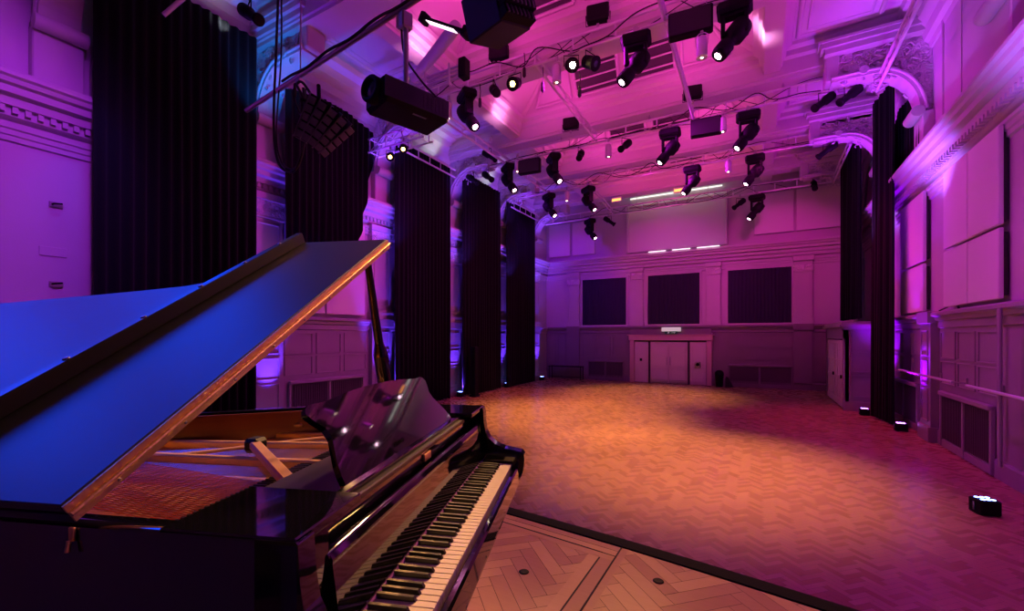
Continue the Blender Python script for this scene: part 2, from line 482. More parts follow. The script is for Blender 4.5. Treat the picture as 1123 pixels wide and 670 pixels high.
def lun(u):
    return (6.72, 6.9+1.75*math.sqrt(max(0, 1-(u*1.9-.95)**2)))
drape('lunette_drape', (3.42, 13.9), (3.42, 17.3), 0, 0, 'dark curved-top drape filling the arched opening above the right cornice', group='drapes in arched openings', outline=lun)
# pleated blackouts in the three far windows
for i, xc in enumerate((-7.4, -3.78, .02)):
    w = [1.23, 1.25, 1.29][i]
    f = MB()
    f.box(xc-w-.09, xc-w, YF-.08, YF, 2.95, 5.66); f.box(xc+w, xc+w+.09, YF-.08, YF, 2.95, 5.66)
    f.box(xc-w, xc+w, YF-.08, YF, 5.57, 5.66); f.box(xc-w-.12, xc+w+.12, YF-.14, YF, 2.95, 3.03)
    win = struct(f, 'window_%d' % (i+1), M_wall)
    MB().box(xc-w, xc+w, YF-.02, YF-.005, 3.03, 5.57).build('pane', M_pane, win)
    drape('window_curtain', (xc-w+.01, YF-.10), (xc+w-.01, YF-.10), 3.06, 5.56,
          ['dark pleated curtain over the left window of the far wall', 'dark pleated curtain over the middle window, above the double doors', 'dark pleated curtain over the right window of the far wall'][i],
          'curtain', 'window curtains on the far wall', depth=.035, folds=17, material=mat('blackout_%d' % i, (.035,.032,.06), .9, spec=.1, bump=(50,.1)))

# ------------------------------------------------------------------ doors and joinery on the far wall
mb = MB()
mb.bbox(-5.93, -5.70, YF-.26, YF, 0, 2.40, .02); mb.bbox(-2.20, -1.96, YF-.26, YF, 0, 2.40, .02)
mb.bbox(-5.98, -1.92, YF-.30, YF, 2.20, 2.46, .02); mb.box(-6.05, -1.85, YF-.34, YF, 2.46, 2.50)
trim(mb, M_surround)
trim(MB().box(-5.9, -2.0, YF-.24, YF-.0, 2.5, 2.76), M_dado)
trim(MB().box(-4.97, -4.90, YF-.22, YF-.02, 0, 2.2).box(-3.06, -2.99, YF-.22, YF-.02, 0, 2.2).box(-5.7, -2.2, YF-.22, YF-.02, 2.14, 2.2), M_dark)
def leaf(n, x0, x1, rows, hinge, handle=True):
    m = MB(); m.bbox(x0, x1, YF-.17, YF-.12, .02, 2.13, .006)
    z = .12
    for h in rows:
        a, b = x0+.10, x1-.10
        for q in ((a,b,z,z+.025),(a,b,z+h-.025,z+h),(a,a+.025,z,z+h),(b-.025,b,z,z+h)):
            m.box(q[0], q[1], YF-.195, YF-.168, q[2], q[3])
        z += h+.10
    d = struct(m, 'door_%d' % n, M_doorpaint)
    if handle:
        MB().tube([(hinge, YF-.24, .95), (hinge, YF-.24, 1.35)], .014).tube([(hinge, YF-.24, 1.0), (hinge, YF-.17, 1.0)], .01).tube([(hinge, YF-.24, 1.3), (hinge, YF-.17, 1.3)], .01).build('door_handle', M_steel, d)
        MB().box(x0+.03, x1-.03, YF-.176, YF-.166, .03, .2).build('kick_plate', M_steel, d)
    return d
leaf(1, -4.88, -3.985, [.62,.62,.42], -4.06); leaf(2, -3.975, -3.08, [.62,.62,.42], -3.90)
leaf(3, -5.68, -4.99, [.75,.95], 0, False); leaf(4, -2.97, -2.22, [.75,.95], 0, False)
o = MB().bbox(-5.42, -5.30, YF-.20, YF-.168, 1.12, 1.26, .01).build('wall_switch', M_black); tag(o, 'small dark round-cornered switch on the pale panel left of the double doors', 'switch')
t = empty('wall_dispenser', (-2.6, YF-.17, .85)); tag(t, 'round chrome and dark dispenser on the pale panel right of the double doors', 'dispenser')
MB().bbox(-.13, .13, -.10, 0, 0, .30, .04).build('housing', M_steel, t); MB().lathe([(0,0),(.08,0),(.08,.012),(0,.012)], (0,-.10,.17), (0,-1,0)).build('dial', M_black, t)
# exit sign
t = empty('exit_sign', (-3.82, YF-.36, 2.66)); tag(t, 'small white and green running-person exit sign over the double doors', 'sign')
MB().bbox(-.46, .46, -.04, .04, 0, .20, .01).build('housing', M_white, t)
g = MB(); g.box(-.30,.30,-.046,-.041,-.13,-.0); g.build('sign_plate', M_green, t)
MB().box(-.46,.46,-.02,.02,-.02,.0).build('bracket', M_steel, t)
p = MB()
p.lathe([(0,0),(.018,0),(.018,.003),(0,.003)], (-.12,-.047,-.03), (0,-1,0), 10)
for a, b, c, d in ((-.12,-.05,-.14,-.09),(-.14,-.09,-.17,-.115),(-.14,-.09,-.11,-.12),(-.12,-.055,-.08,-.07),(-.12,-.055,-.16,-.06)):
    p.tube([(a,-.048,b),(c,-.048,d)], .006, 6)
p.tube([(.02,-.048,-.065),(.20,-.048,-.065)], .007, 6).tube([(.14,-.048,-.03),(.20,-.048,-.065),(.14,-.048,-.10)], .007, 6)
p.build('pictogram', M_white, t)
# bin
t = empty('waste_bin', (-1.62, YF-.42, 0)); tag(t, 'tall black bin on the floor right of the pale double doors', 'bin')
MB().lathe([(.15,0),(.19,.55),(.20,.58),(.18,.62)], (0,0,0), n=20).build('body', M_black, t)
MB().lathe([(.20,.62),(.18,.70),(.10,.78),(0,.80)], (0,0,0), n=20).build('lid', M_black, t)
o = MB().prism([(0,0),(.34,0),(.30,.10),(.14,.42),(.03,.5),(0,.4)], -.12, .12, 'y').build('black_bag', M_cable); o.location = (-1.36, YF-.4, 0); tag(o, 'slumped black bag on the floor beside the tall bin', 'bag')
# radiators behind grilles
def radiator(loc, rz, w, h, label, dark=False):
    t = empty('radiator_cabinet', loc, rz); tag(t, label, 'radiator', 'radiator cabinets under the dado panels')
    m = M_dado if dark else M_dadoR
    f = MB(); f.bbox(-w/2-.06, w/2+.06, -.10, 0, h-.02, h+.08, .02); f.bbox(-w/2-.06, -w/2, -.07, 0, 0, h, .01); f.bbox(w/2, w/2+.06, -.07, 0, 0, h, .01); f.bbox(-.04, .04, -.07, 0, .0, h, .01); f.box(-w/2, w/2, -.05, 0, 0, .14)
    f.build('frame', m, t)
    for s0, s1 in ((-w/2+.01, -.05), (.05, w/2-.01)):
        g = MB(); g.box(s0, s1, -.015, -.008, .15, h-.03)
        n = int((s1-s0)/.07)
        for k in range(n):
            a = s0+(s1-s0)*(k+.2)/n; g.box(a, a+.03, -.05, -.015, .18, h-.05)
        g.build('grille', M_rad, t)
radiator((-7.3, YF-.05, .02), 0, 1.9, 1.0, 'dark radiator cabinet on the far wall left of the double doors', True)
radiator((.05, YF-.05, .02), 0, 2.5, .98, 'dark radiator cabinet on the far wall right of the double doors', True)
radiator((XR-.05, 11.75, .02), -PI/2, 2.3, 1.12, 'grey radiator cabinet low on the right wall, nearest the camera')
radiator((XR-.05, 15.75, .02), -PI/2, 2.3, 1.12, 'grey radiator cabinet on the right wall beside the tall black drape')
radiator((XL+.05, 8.45, .02), PI/2, 2.4, 1.12, 'grey radiator cabinet on the left wall seen above the piano music desk')
# low bench / table far left
t = empty('side_table', (-9.45, YF-.5, 0)); tag(t, 'low dark table with thin legs against the far wall at left', 'table')
MB().bbox(-.98, .98, -.25, .25, .70, .74, .01).build('tabletop', M_black, t)
for sx in (-.94, .94):
    for sy in (-.2, .2): MB().tube([(sx, sy, 0), (sx, sy, .7)], .022).build('leg', M_black, t)
MB().tube([(-.94, -.2, .15), (.94, -.2, .15)], .014).build('stretcher', M_black, t)

# corner lobby on the right with its glazed doors
LX, LY0, LY1, LZ = 2.42, 17.7, 21.8, 2.72
mb = MB(); mb.box(LX+.04, XR, LY0+.0, LY0+.06, 0, LZ); mb.box(LX, LX+.06, LY1-.2, LY1, 0, LZ); mb.box(LX, XR, LY1-.06, LY1, 0, LZ); mb.box(LX, LX+.14, LY0, LY0+.2, 0, LZ); mb.box(LX, LX+.06, LY0, LY1, 2.32, LZ)
for z0, z1 in ((.45,1.15),(1.25,1.9),(1.98,2.6)):
    for q in ((LX+.2,XR-.25,z0,z0+.03),(LX+.2,XR-.25,z1-.03,z1),(LX+.2,LX+.23,z0,z1),(XR-.28,XR-.25,z0,z1)):
        mb.box(q[0], q[1], LY0-.03, LY0+.01, q[2], q[3])
mb.box(LX-.02, XR, LY0-.08, LY0, 0, .3)
trim(mb, M_dadoR)
trim(MB().box(LX-.12, XR, LY0-.14, LY1+.05, LZ, LZ+.07).box(LX-.06, XR, LY0-.08, LY1+.02, LZ+.07, LZ+.16).box(LX-.05, XR, LY0-.06, LY0, LZ-.1, LZ), M_dadoR)
for i in range(2):
    a = LY0+.28+i*1.72; b = a+1.68
    m = MB()
    m.box(LX+.0, LX+.05, a, a+.12, .05, 2.28); m.box(LX, LX+.05, b-.12, b, .05, 2.28)
    for z0, z1 in ((.05,.28),(.95,1.05),(1.55,1.6),(2.15,2.28)): m.box(LX, LX+.05, a+.12, b-.12, z0, z1)
    for k in (1, 2): m.box(LX+.01, LX+.04, a+.12+(1.44*k/3)-.02, a+.12+(1.44*k/3)+.02, .28, 2.15)
    d = struct(m, 'door_%d' % (5+i), M_doorpaint)
    MB().box(LX+.022, LX+.028, a+.12, b-.12, 1.05, 2.15).build('pane', M_panel, d)
    MB().box(LX+.018, LX+.032, a+.12, b-.12, .28, .95).build('lower_panel', M_doorpaint, d)
    MB().bbox(LX-.05, LX, a+.03, a+.07, 1.0, 1.12, .01).build('door_handle', M_black, d)

# ------------------------------------------------------------------ boards, screen, fittings
def board(name, p, sx, sy, sz, label, cat, group, m=M_panel, rz=0):
    t = empty(name, p, rz); tag(t, label, cat, group)
    MB().bbox(-sx/2, sx/2, -sy, 0, 0, sz, .012).build('face', m, t)
    MB().box(-sx/2+.06, sx/2-.06, 0, .07, .06, sz-.06).build('batten', M_dark, t)
    return t
GA = 'acoustic boards on the right wall'
for (yc, nm) in ((11.98, 'left'), (10.74, 'right')):
    board('acoustic_board', (XR-.09, yc, 3.02), 1.20, .07, 1.16, 'pale square acoustic board on the right wall, lower %s of the near group of four' % nm, 'wall panel', GA, rz=-PI/2)
    board('acoustic_board', (XR-.09, yc, 4.24), 1.20, .07, 1.62, 'pale tall acoustic board on the right wall, upper %s of the near group of four' % nm, 'wall panel', GA, rz=-PI/2)
board('acoustic_board', (XR-.09, 14.85, 3.0), 1.9, .07, 1.14, 'violet-shaded acoustic board beside the right drape, lower of the pair', 'wall panel', GA, rz=-PI/2)
board('acoustic_board', (XR-.09, 14.85, 4.2), 1.9, .07, 1.68, 'violet-shaded acoustic board beside the right drape, upper of the pair', 'wall panel', GA, rz=-PI/2)
board('acoustic_board', (XL+.09, 7.65, 3.05), 1.2, .07, 2.8, 'pale acoustic board on the left wall seen left of the prop stick, left of two', 'wall panel', 'acoustic boards on the left wall', rz=PI/2)
board('acoustic_board', (XL+.09, 9.0, 3.05), 1.4, .07, 2.8, 'pale acoustic board on the left wall seen left of the prop stick, right of two', 'wall panel', 'acoustic boards on the left wall', rz=PI/2)
board('acoustic_board', (.62, YF-.08, 7.15), 1.55, .06, 1.85, 'pink-lit board high on the far wall right of the screen, left of two', 'wall panel', 'boards high on the far wall')
board('acoustic_board', (2.3, YF-.08, 7.15), 1.6, .06, 1.85, 'pink-lit board high on the far wall right of the screen, right of two', 'wall panel', 'boards high on the far wall')
board('acoustic_board', (-10.0, YF-.08, 7.0), 1.3, .06, 1.85, 'violet-lit board high on the far wall left of the screen, left of two', 'wall panel', 'boards high on the far wall')
board('acoustic_board', (-8.55, YF-.08, 7.0), 1.3, .06, 1.85, 'violet-lit board high on the far wall left of the screen, right of two', 'wall panel', 'boards high on the far wall')
t = empty('projection_screen', (-3.7, YF-.12, 6.86)); tag(t, 'wide mauve projection screen in a frame high on the far wall', 'screen')
MB().box(-2.3, 2.3, -.04, 0, .05, 2.35).build('screen_cloth', M_screen, t)
MB().bbox(-2.42, -2.3, -.12, .08, 0, 2.5, .02).bbox(2.3, 2.42, -.12, .08, 0, 2.5, .02).bbox(-2.42, 2.42, -.10, .08, 2.35, 2.5, .02).bbox(-2.42, 2.42, -.10, .08, -.05, .05, .02).build('frame', M_wall, t)
for i, (a, b) in enumerate(((-4.9,-4.05), (-3.75,-2.9), (-2.6,-1.6))):
    o = MB().bbox(a, b, YF-.56, YF-.50, 6.705, 6.735, .008).build('strip_light', M_lit_pk)
    tag(o, 'lit strip light lying on the far cornice, %s of three' % ['left', 'middle', 'right'][i], 'light', 'strip lights on the far cornice')
# arched windows over the cornices + blocking board on the right
wn = 3
for side, B in ((-1, BL), (1, BR)):
    for i in range(1, len(B)-1):
        yc = (B[i]+B[i+1])/2; R1, R0 = 1.42, 1.26; wn += 1
        if side > 0 and i in (3,): continue
        m = MB(); n = 24
        X0 = XL if side < 0 else XR
        for k in range(n):
            t0, t1 = PI*k/n, PI*(k+1)/n
            vs = []
            for x in (X0, X0-side*.10):
                for (R, t_) in ((R0,t0),(R1,t0),(R1,t1),(R0,t1)): vs.append((x, yc+R*math.cos(t_), 7.35+R*math.sin(t_)))
            m.add(vs, [(4,5,6,7),(0,1,5,4),(1,2,6,5),(2,3,7,6),(3,0,4,7)])
        for s_ in (-1, 1): m.box(min(X0, X0-side*.1), max(X0, X0-side*.1), yc+s_*1.34-.08, yc+s_*1.34+.08, 6.7, 7.35)
        m.box(min(X0, X0-side*.06), max(X0, X0-side*.06), yc-.03, yc+.03, 6.7, 8.6)
        w_ = struct(m, 'window_%d' % wn, M_wall)
        pts = [(yc-1.26, 6.7), (yc+1.26, 6.7)] + [(yc+1.26*math.cos(PI*k/16), 7.35+1.26*math.sin(PI*k/16)) for k in range(17)]
        MB().prism(pts, min(X0-side*.01, X0-side*.02), max(X0-side*.01, X0-side*.02), 'x').build('pane', M_pane if side < 0 else M_panel, w_)
trim(MB().box(XR-.05, XR, 8.0, 13.1, 6.7, ZC).box(XR-.08, XR, 12.92, 13.0, 6.7, ZC).box(XR-.07, XR, 11.95, 11.98, 6.7, ZC), M_wall)

# handrails (barres) on the right wall
for i, (y0, y1) in enumerate(((11.35, 15.0), (7.5, 10.7))):
    t = empty('barre_rail', (3.22, y0, 1.53)); tag(t, ['thin pale rail along the right wall beyond the radiator cabinet', 'thin pale rail along the right wall at the edge of the picture'][i], 'rail', 'rails along the right wall')
    MB().tube([(0,0,0),(0,y1-y0,0)], .026).build('rail', M_alu, t)
    for k in (.45, (y1-y0)*.5, (y1-y0)-.4) if i == 0 else (.4, 2.85):
        MB().tube([(0,k,-.0),(.18,k,-.04),(.33,k,-.04)], .014).bbox(.31,.34,k-.04,k+.04,-.12,.06,.004).build('bracket', M_steel, t)
# pipes and vent on the right
o = MB().tube([(XR-.12, 10.22, .35), (XR-.12, 10.22, 2.85)], .03).build('wall_pipe', M_dadoR); tag(o, 'painted vertical pipe on the right wall, left of a close pair', 'pipe', 'pipes on the right wall')
o = MB().tube([(XR-.27, 9.75, .35), (XR-.27, 9.75, 2.85)], .03).build('wall_pipe', M_dadoR); tag(o, 'painted vertical pipe on the right wall, right of a close pair', 'pipe', 'pipes on the right wall')
t = empty('wall_vent', (XR-.03, 9.0, .75)); tag(t, 'dark square vent low on the right wall at the picture edge', 'vent')
MB().bbox(-.02, 0, -.2, .2, 0, .36, .005).build('frame', M_dadoR, t)
for a, b in ((-.18,-.01),(.01,.18)):
    for c, d in ((.02,.17),(.19,.34)): MB().box(-.03, -.018, a, b, c, d).build('opening', M_dark, t)
o = MB().tube([(XR-.1,12.55,3.02),(XR-.16,12.8,2.96)], .015).tube([(XR-.1,12.0,3.02),(XR-.16,11.75,2.96)], .02).build('panel_cable', M_cable); tag(o, 'two short dark cables dropping under the pale board group to the dado rail', 'cable')
for z, nm in ((4.80, 'upper'), (3.39, 'lower')):
    t = empty('wall_bracket', (XL, 2.81, z-.06)); tag(t, 'small metal hook plate on the near left wall, %s of two' % nm, 'bracket', 'hook plates on the near left wall')
    MB().bbox(0, .03, -.09, .09, -.05, .05, .005).build('plate', M_steel, t); MB().tube([(.02,-.05,0),(.10,-.05,.0),(.10,.06,.02)], .015).build('hook', M_black, t)
o = MB().bbox(XL, XL+.015, 2.6, 2.95, 3.82, 3.98, .005).build('wall_plate', M_wall); tag(o, 'flush rectangular blanking plate on the near left wall between the hooks', 'plate')
# tall dark case against drape
t = empty('folded_stand', (XD+.35, 14.5, 0)); tag(t, 'tall narrow black folded stand leaning by the second far drape on the left', 'stand')
MB().bbox(-.12,.12,-.12,.12,.05,2.0,.03).build('case', M_black, t); MB().bbox(-.16,.16,-.16,.16,0,.08,.02).build('foot', M_black, t)

# ------------------------------------------------------------------ ceiling
WX0, WX1 = -7.55, .15
Yl = BL+[YF]
cb = MB()
cb.box(XL, WX0, YB, YF, ZC, ZC+.15); cb.box(WX1, XR, YB, YF, ZC, ZC+.15)
# beams across
def beam_profile(w, z0, z1):
    return [(-w-.22, z1), (-w-.20, z1-.10), (-w-.08, z1-.16), (-w-.08, z1-.30), (-w, z1-.36), (-w, z0+.10), (-w+.04, z0+.08), (-w+.04, z0), (w-.04, z0), (w-.04, z0+.08), (w, z0+.10), (w, z1-.36), (w+.08, z1-.30), (w+.08, z1-.16), (w+.20, z1-.10), (w+.22, z1)]
for y in BL:
    cb.prism([(y+a, z) for a, z in beam_profile(.36, 9.40, ZC+.02)], XL, XR, 'x')
for x in (WX0-.18, WX1+.18):
    cb.prism([(x+a, z) for a, z in beam_profile(.24, 9.62, ZC+.02)], YB, YF, 'y')
# plaster cove at the wall heads
for side in (-1, 1):
    pr = [(0,9.2),(.05,9.2),(.08,9.32),(.16,9.4),(.20,9.6),(.34,9.78),(.40,9.98),(.62,10.06),(.66,ZC+.02),(0,ZC+.02)]
    pts = [((XL+o) if side < 0 else (XR-o), z) for o, z in pr]
    if side > 0: pts = pts[::-1]
    cb.prism(pts, YB, YF, 'y')
struct(cb, 'ceiling', M_ceil)
# hipped wells with louvred tops
well = MB(); louv = MB(); glaz = MB()
for i in range(len(Yl)-1):
    y0, y1 = Yl[i]+.45, Yl[i+1]-.45
    if y1-y0 < 1.0: 
        well.box(WX0, WX1, Yl[i], Yl[i+1], ZC, ZC+.1); continue
    zt = 11.7
    a, b = WX0+.12, WX1-.12
    ia, ib, ja, jb = a+1.75, b-1.75, y0+.75, y1-.75
    well.add([(a,y0,ZC),(b,y0,ZC),(b,y1,ZC),(a,y1,ZC),(ia,ja,zt),(ib,ja,zt),(ib,jb,zt),(ia,jb,zt)],
             [(0,4,5,1),(1,5,6,2),(2,6,7,3),(3,7,4,0)])
    for (p, q) in (((a,y0,ZC),(ia,ja,zt)),((b,y0,ZC),(ib,ja,zt)),((b,y1,ZC),(ib,jb,zt)),((a,y1,ZC),(ia,jb,zt))):
        well.tube([p, q], .09, 8)
    for (p, q) in (((ia,ja,zt),(ib,ja,zt)),((ib,ja,zt),(ib,jb,zt)),((ib,jb,zt),(ia,jb,zt)),((ia,jb,zt),(ia,ja,zt)),(((ia+ib)/2,ja,zt),((ia+ib)/2,jb,zt))):
        well.tube([p, q], .08, 8)
    glaz.box(ia, ib, ja, jb, zt+.10, zt+.13)
    # frames and louvres on the slopes
    for (yA, jA, sg) in ((y1, jb, -1), (y0, ja, 1)):
        def P(x, w, off=0):
            return Vector((x, yA+(jA-yA)*w, ZC+(zt-ZC)*w)) + Vector((0, sg*.85, -.45))*off
        for (xa, xb, dark) in ((-6.75,-5.45,0),(-5.25,-3.83,1),(-3.57,-2.15,1),(-1.95,-.65,0)):
            q = [P(xa,.12,.05),P(xb,.12,.05),P(xb,.88,.05),P(xa,.88,.05)]
            if abs(xa+3.7) > 2.6 or abs(xb+3.7) > 2.6:      # outer panels taper with the hip
                if xa < -3.7: q[3] = P(xb-.55,.88,.05)
                else: q[2] = P(xa+.55,.88,.05)
            for e in ((q[0],q[1]),(q[1],q[2]),(q[2],q[3]),(q[3],q[0])): well.tube(list(e), .05, 6)
            if dark and sg < 0:
                louv.add(q, [(0,1,2,3)])
                for k in range(4):
                    w0 = .22+k*.17
                    well.box(0,0,0,0,0,0) if False else well.tube([P(xa,w0,.10), P(xb,w0,.10)], .028, 5)
    # skirting mouldings round the well mouth
    for (p, q) in (((a,y0,ZC-.02),(b,y0,ZC-.02)),((b,y0,ZC-.02),(b,y1,ZC-.02)),((b,y1,ZC-.02),(a,y1,ZC-.02)),((a,y1,ZC-.02),(a,y0,ZC-.02))):
        well.tube([p, q], .10, 8)
# moulded frames on the flat side soffits
for i in range(len(Yl)-1):
    y0, y1 = Yl[i]+.75, Yl[i+1]-.75
    if y1-y0 < 1: continue
    for (x0, x1) in ((XL+1.0, WX0-.75), (WX1+.75, XR-1.0)):
        for g, w_ in ((0, .07), (.2, .035)):
            well.tube([(x0+g,y0+g,ZC),(x1-g,y0+g,ZC),(x1-g,y1-g,ZC),(x0+g,y1-g,ZC),(x0+g,y0+g,ZC)], w_, 6)
struct(well, 'ceiling_wells', M_ceil)
struct(louv, 'ceiling_louvres', M_dark)
struct(glaz, 'ceiling_lights', M_dark)
# far gable: lit slot above the screen
o = MB().bbox(-5.9, -1.5, YF-.30, YF-.22, 9.62, 9.68, .01).build('batten_light', M_lit_w); tag(o, 'long white lit batten light in the slot above the projection screen', 'light')

# ornate spur brackets under the beams
def spur(side, y):
    X0 = XL if side < 0 else XR
    def X(o): return X0 - side*o
    # rib (curved white band)
    arc = []
    for k in range(13):
        th = PI/2*k/12
        arc.append((.14+1.02*(1-math.cos(th)), 7.75+1.22*math.sin(th)))
    arc.append((1.95, 8.97))
    top = [(o, z) for o, z in arc]
    body = [(0,7.75)] + top + [(2.0,9.1),(2.0,9.62),(0,9.62)]
    pts = [(X(o), z) for o, z in body]
    if side < 0: pts = pts
    m = MB(); m.prism(pts, y-.17, y+.17, 'y'); trim(m, M_orn)
    m = MB()
    n = len(arc)
    for k in range(n-1):
        (o0, z0), (o1, z1) = arc[k], arc[k+1]
        dx, dz = o1-o0, z1-z0; L_ = math.hypot(dx, dz); nx, nz = dz/L_*.10, -dx/L_*.10
        vs = []
        for yy in (y-.27, y+.27):
            vs += [(X(o0), yy, z0), (X(o1), yy, z1), (X(o1+nx), yy, z1+nz), (X(o0+nx), yy, z0+nz)]
        m.add(vs, [(0,1,2,3),(4,5,6,7),(0,1,5,4),(2,3,7,6),(1,2,6,5),(0,3,7,4)])
    for yy in (y-.28, y+.28):
        m.tube([(X(o), yy, z) for o, z in arc], .035, 8)
    a_, b_ = sorted((X(0), X(.22))); m.bbox(a_, b_, y-.33, y+.33, 6.68, 7.70, .02)
    m.tube([(X(.30), y-.34, 7.72), (X(.30), y+.34, 7.72)], .13, 14)
    m.tube([(X(1.30), y-.31, 9.0), (X(1.30), y+.31, 9.0)], .10, 14)
    trim(m, M_wall)
    # impost block and capital mouldings
    m = MB()
    for (o, z0, z1, w) in ((2.10,9.55,9.68,.42),(2.18,9.68,9.80,.50),(2.24,9.80,9.86,.54)):
        a, b = sorted((X(0), X(o))); m.box(a, b, y-w, y+w, z0, z1)
    a, b = sorted((X(1.78), X(2.08))); m.bbox(a, b, y-.24, y+.24, 8.92, 9.58, .03)
    trim(m, M_wall)
    # acanthus scrolls: little cast leaves on both faces
    m = MB(); rnd = random.Random(int(y*10)+side)
    for k in range(46):
        o = rnd.uniform(.25, 1.75); z = rnd.uniform(8.25+o*.35, 9.45)
        for s_ in (-1, 1):
            r = rnd.uniform(.035, .085)
            c = Vector((X(o), y+s_*.17, z)); a0 = rnd.uniform(0, 6.28)
            m.tube([c+Vector((math.cos(a0+q*1.1)*r*(1.6-q*.3), s_*.03, math.sin(a0+q*1.1)*r*(1.6-q*.3))) for q in range(5)], .03, 6, r1=.012)
    trim(m, M_wall)
for y in BL[1:]: spur(-1, y)
for y in (9.9, 14.0, 17.9, 21.7): spur(1, y)
trim(MB().prism([(-9.0,8.2),(-8.6,8.2),(-7.2,9.9),(-7.6,9.9)], 9.2, 9.5, 'y'), M_wall) if False else None

# ------------------------------------------------------------------ trusses
def truss(p0, p1, h, label, nr, r=.03, posts=True):
    """flat ladder truss: two chords a height h apart, joined by rungs"""
    p0, p1 = Vector(p0), Vector(p1)
    t = empty('ladder_truss', p0); tag(t, label, 'truss', 'ladder trusses under the ceiling')
    q = p1-p0
    for dz in (0, h): MB().tube([(0,0,dz), (q.x,q.y,q.z+dz)], r*1.25, 10).build('chord', M_alu, t)
    rg = None
    for k in range(nr):
        f = (k+.5)/nr
        if rg is None:
            rg = MB().tube([(0,0,0),(0,0,h)], r*.7, 8).build('rung', M_alu, t); rg.location = q*f
        else:
            c = rg.copy(); COL.objects.link(c); c.location = q*f; c.parent = t
    return t
ZT = 8.98
TR = {1: (9.55, 9.0), 2: (14.2, 8.90), 3: (17.95, 8.92), 4: (21.75, 8.60)}
truss((-9.2, 9.55, 9.0), (2.7, 9.55, 9.0), .34, 'first transverse ladder truss, nearest the camera', 12)
truss((-10.1, 14.2, 8.90), (2.6, 14.2, 8.90), .34, 'second transverse ladder truss from the camera', 13)
truss((-10.1, 17.95, 8.85), (2.6, 17.95, 8.95), .34, 'third transverse ladder truss from the camera', 13)
truss((-10.1, 21.75, 8.50), (2.6, 21.75, 8.66), .34, 'farthest transverse ladder truss, in front of the screen', 16)
truss((-10.0, 10.45, 8.42), (-10.0, 13.4, 8.42), .28, 'short ladder truss carrying the middle left drape', 5, .025)
truss((-10.0, 17.7, 8.42), (-10.0, 20.6, 8.42), .28, 'short ladder truss carrying the far left drape', 5, .025)
truss((2.62, 6.0, 8.62), (2.62, 14.2, 8.62), .25, 'long ladder truss running forward along the right side', 11, .03)
truss((2.65, 17.95, 8.7), (2.65, 21.75, 8.6), .25, 'ladder truss joining the two far trusses at the right', 6, .025)
truss((-8.3, 9.55, 8.95), (-8.3, 14.2, 8.90), .25, 'lengthwise ladder truss between first and second truss at the left', 6, .03)
truss((-4.75, 9.62, 9.05), (-4.75, 14.15, 8.95), .25, 'lengthwise ladder truss below the near ceiling wells', 6, .025)
truss((-1.7, 6.9, 9.05), (-1.7, 14.15, 8.95), .20, 'lengthwise ladder truss below the right half of the ceiling', 8, .03)
truss((-8.3, 14.2, 8.9), (-8.3, 17.95, 8.9), .25, 'lengthwise ladder truss between second and third truss at the left', 5, .025)
truss((-6.4, 17.95, 8.9), (-6.4, 21.75, 8.6), .2, 'lengthwise ladder truss between the two far trusses', 5, .022)
# square corner truss above the second drape
t = empty('box_truss', (-9.6, 9.3, 7.9)); tag(t, 'short square steel truss end beside the hauled-up drape', 'truss')
for dy in (0, .38):
    for dz in (0, .38):
        MB().tube([(-.55, dy, dz), (1.6, dy, dz)], .028).build('chord', M_alu, t)
for k in range(4):
    x = -.5+.65*k
    MB().tube([(x,0,0),(x,.38,0),(x,.38,.38),(x,0,.38),(x,0,0)], .018).tube([(x,0,0),(x+.6,0,.38)], .014).build('brace', M_alu, t)
# hanging wires
k = 0
for (Y, z, xs) in ((9.55, 9.4, (-8.4,-5.9,-2.9,1.0)), (14.2, 9.3, (-9.0,-6.0,-3.0,.6)), (17.95, 9.3, (-8.6,-5.4,-2.2,.9)), (21.75, 8.95, (-8.8,-5.2,-2.0,1.2))):
    for i, x in enumerate(xs):
        o = MB().tube([(x, Y, z), (x, Y, ZC if not (WX0 < x < WX1) else 9.4+(.8 if Y < 9.6 else 0))], .010, 6).bbox(x-.03, x+.03, Y-.03, Y+.03, z-.06, z+.05, .01).build('suspension_wire', M_steel)
        tag(o, 'thin steel hanging wire of the %s truss, %s along it' % (['first','second','third','farthest'][k], ['leftmost','second','third','rightmost'][i]), 'wire', 'truss hanging wires')
    k += 1
# cables dressed along the trusses
def cable(pts, r, label, name='truss_cable', group='cables along the trusses', n=6):
    P = [Vector(p) for p in pts]; out = []
    for i in range(len(P)-1):
        p0 = P[max(i-1,0)]; p1 = P[i]; p2 = P[i+1]; p3 = P[min(i+2,len(P)-1)]
        for k in range(n):
            t = k/n
            out.append(.5*((2*p1)+(-p0+p2)*t+(2*p0-5*p1+4*p2-p3)*t*t+(-p0+3*p1-3*p2+p3)*t*t*t))
    out.append(P[-1])
    o = MB().tube(out, r, 6).build(name, M_cable); tag(o, label, 'cable', group); return o
names = ['first', 'second', 'third', 'farthest']
for ti, (Y, z, amp) in enumerate(((9.55, 9.05, .22), (14.2, 8.96, .2), (17.95, 9.0, .16), (21.75, 8.62, .12))):
    rnd = random.Random(ti+3)
    for c in range(4 if ti < 2 else 3):
        x = -9.0+c*1.1; pts = []
        x1 = [1.6, 2.2, .2, 1.0][c] if ti < 3 else 1.5
        while x < x1:
            pts.append((x, Y+.03*c-.05, z+rnd.choice((-.03, .02, .02, .31, .31, -amp*.5*rnd.random()))))
            x += rnd.uniform(.3, 1.0)
        cable(pts, .010 if c else .014, 'black cable draped along the %s truss, %s strand' % (names[ti], ['thickest','upper','lower','shortest'][c]))

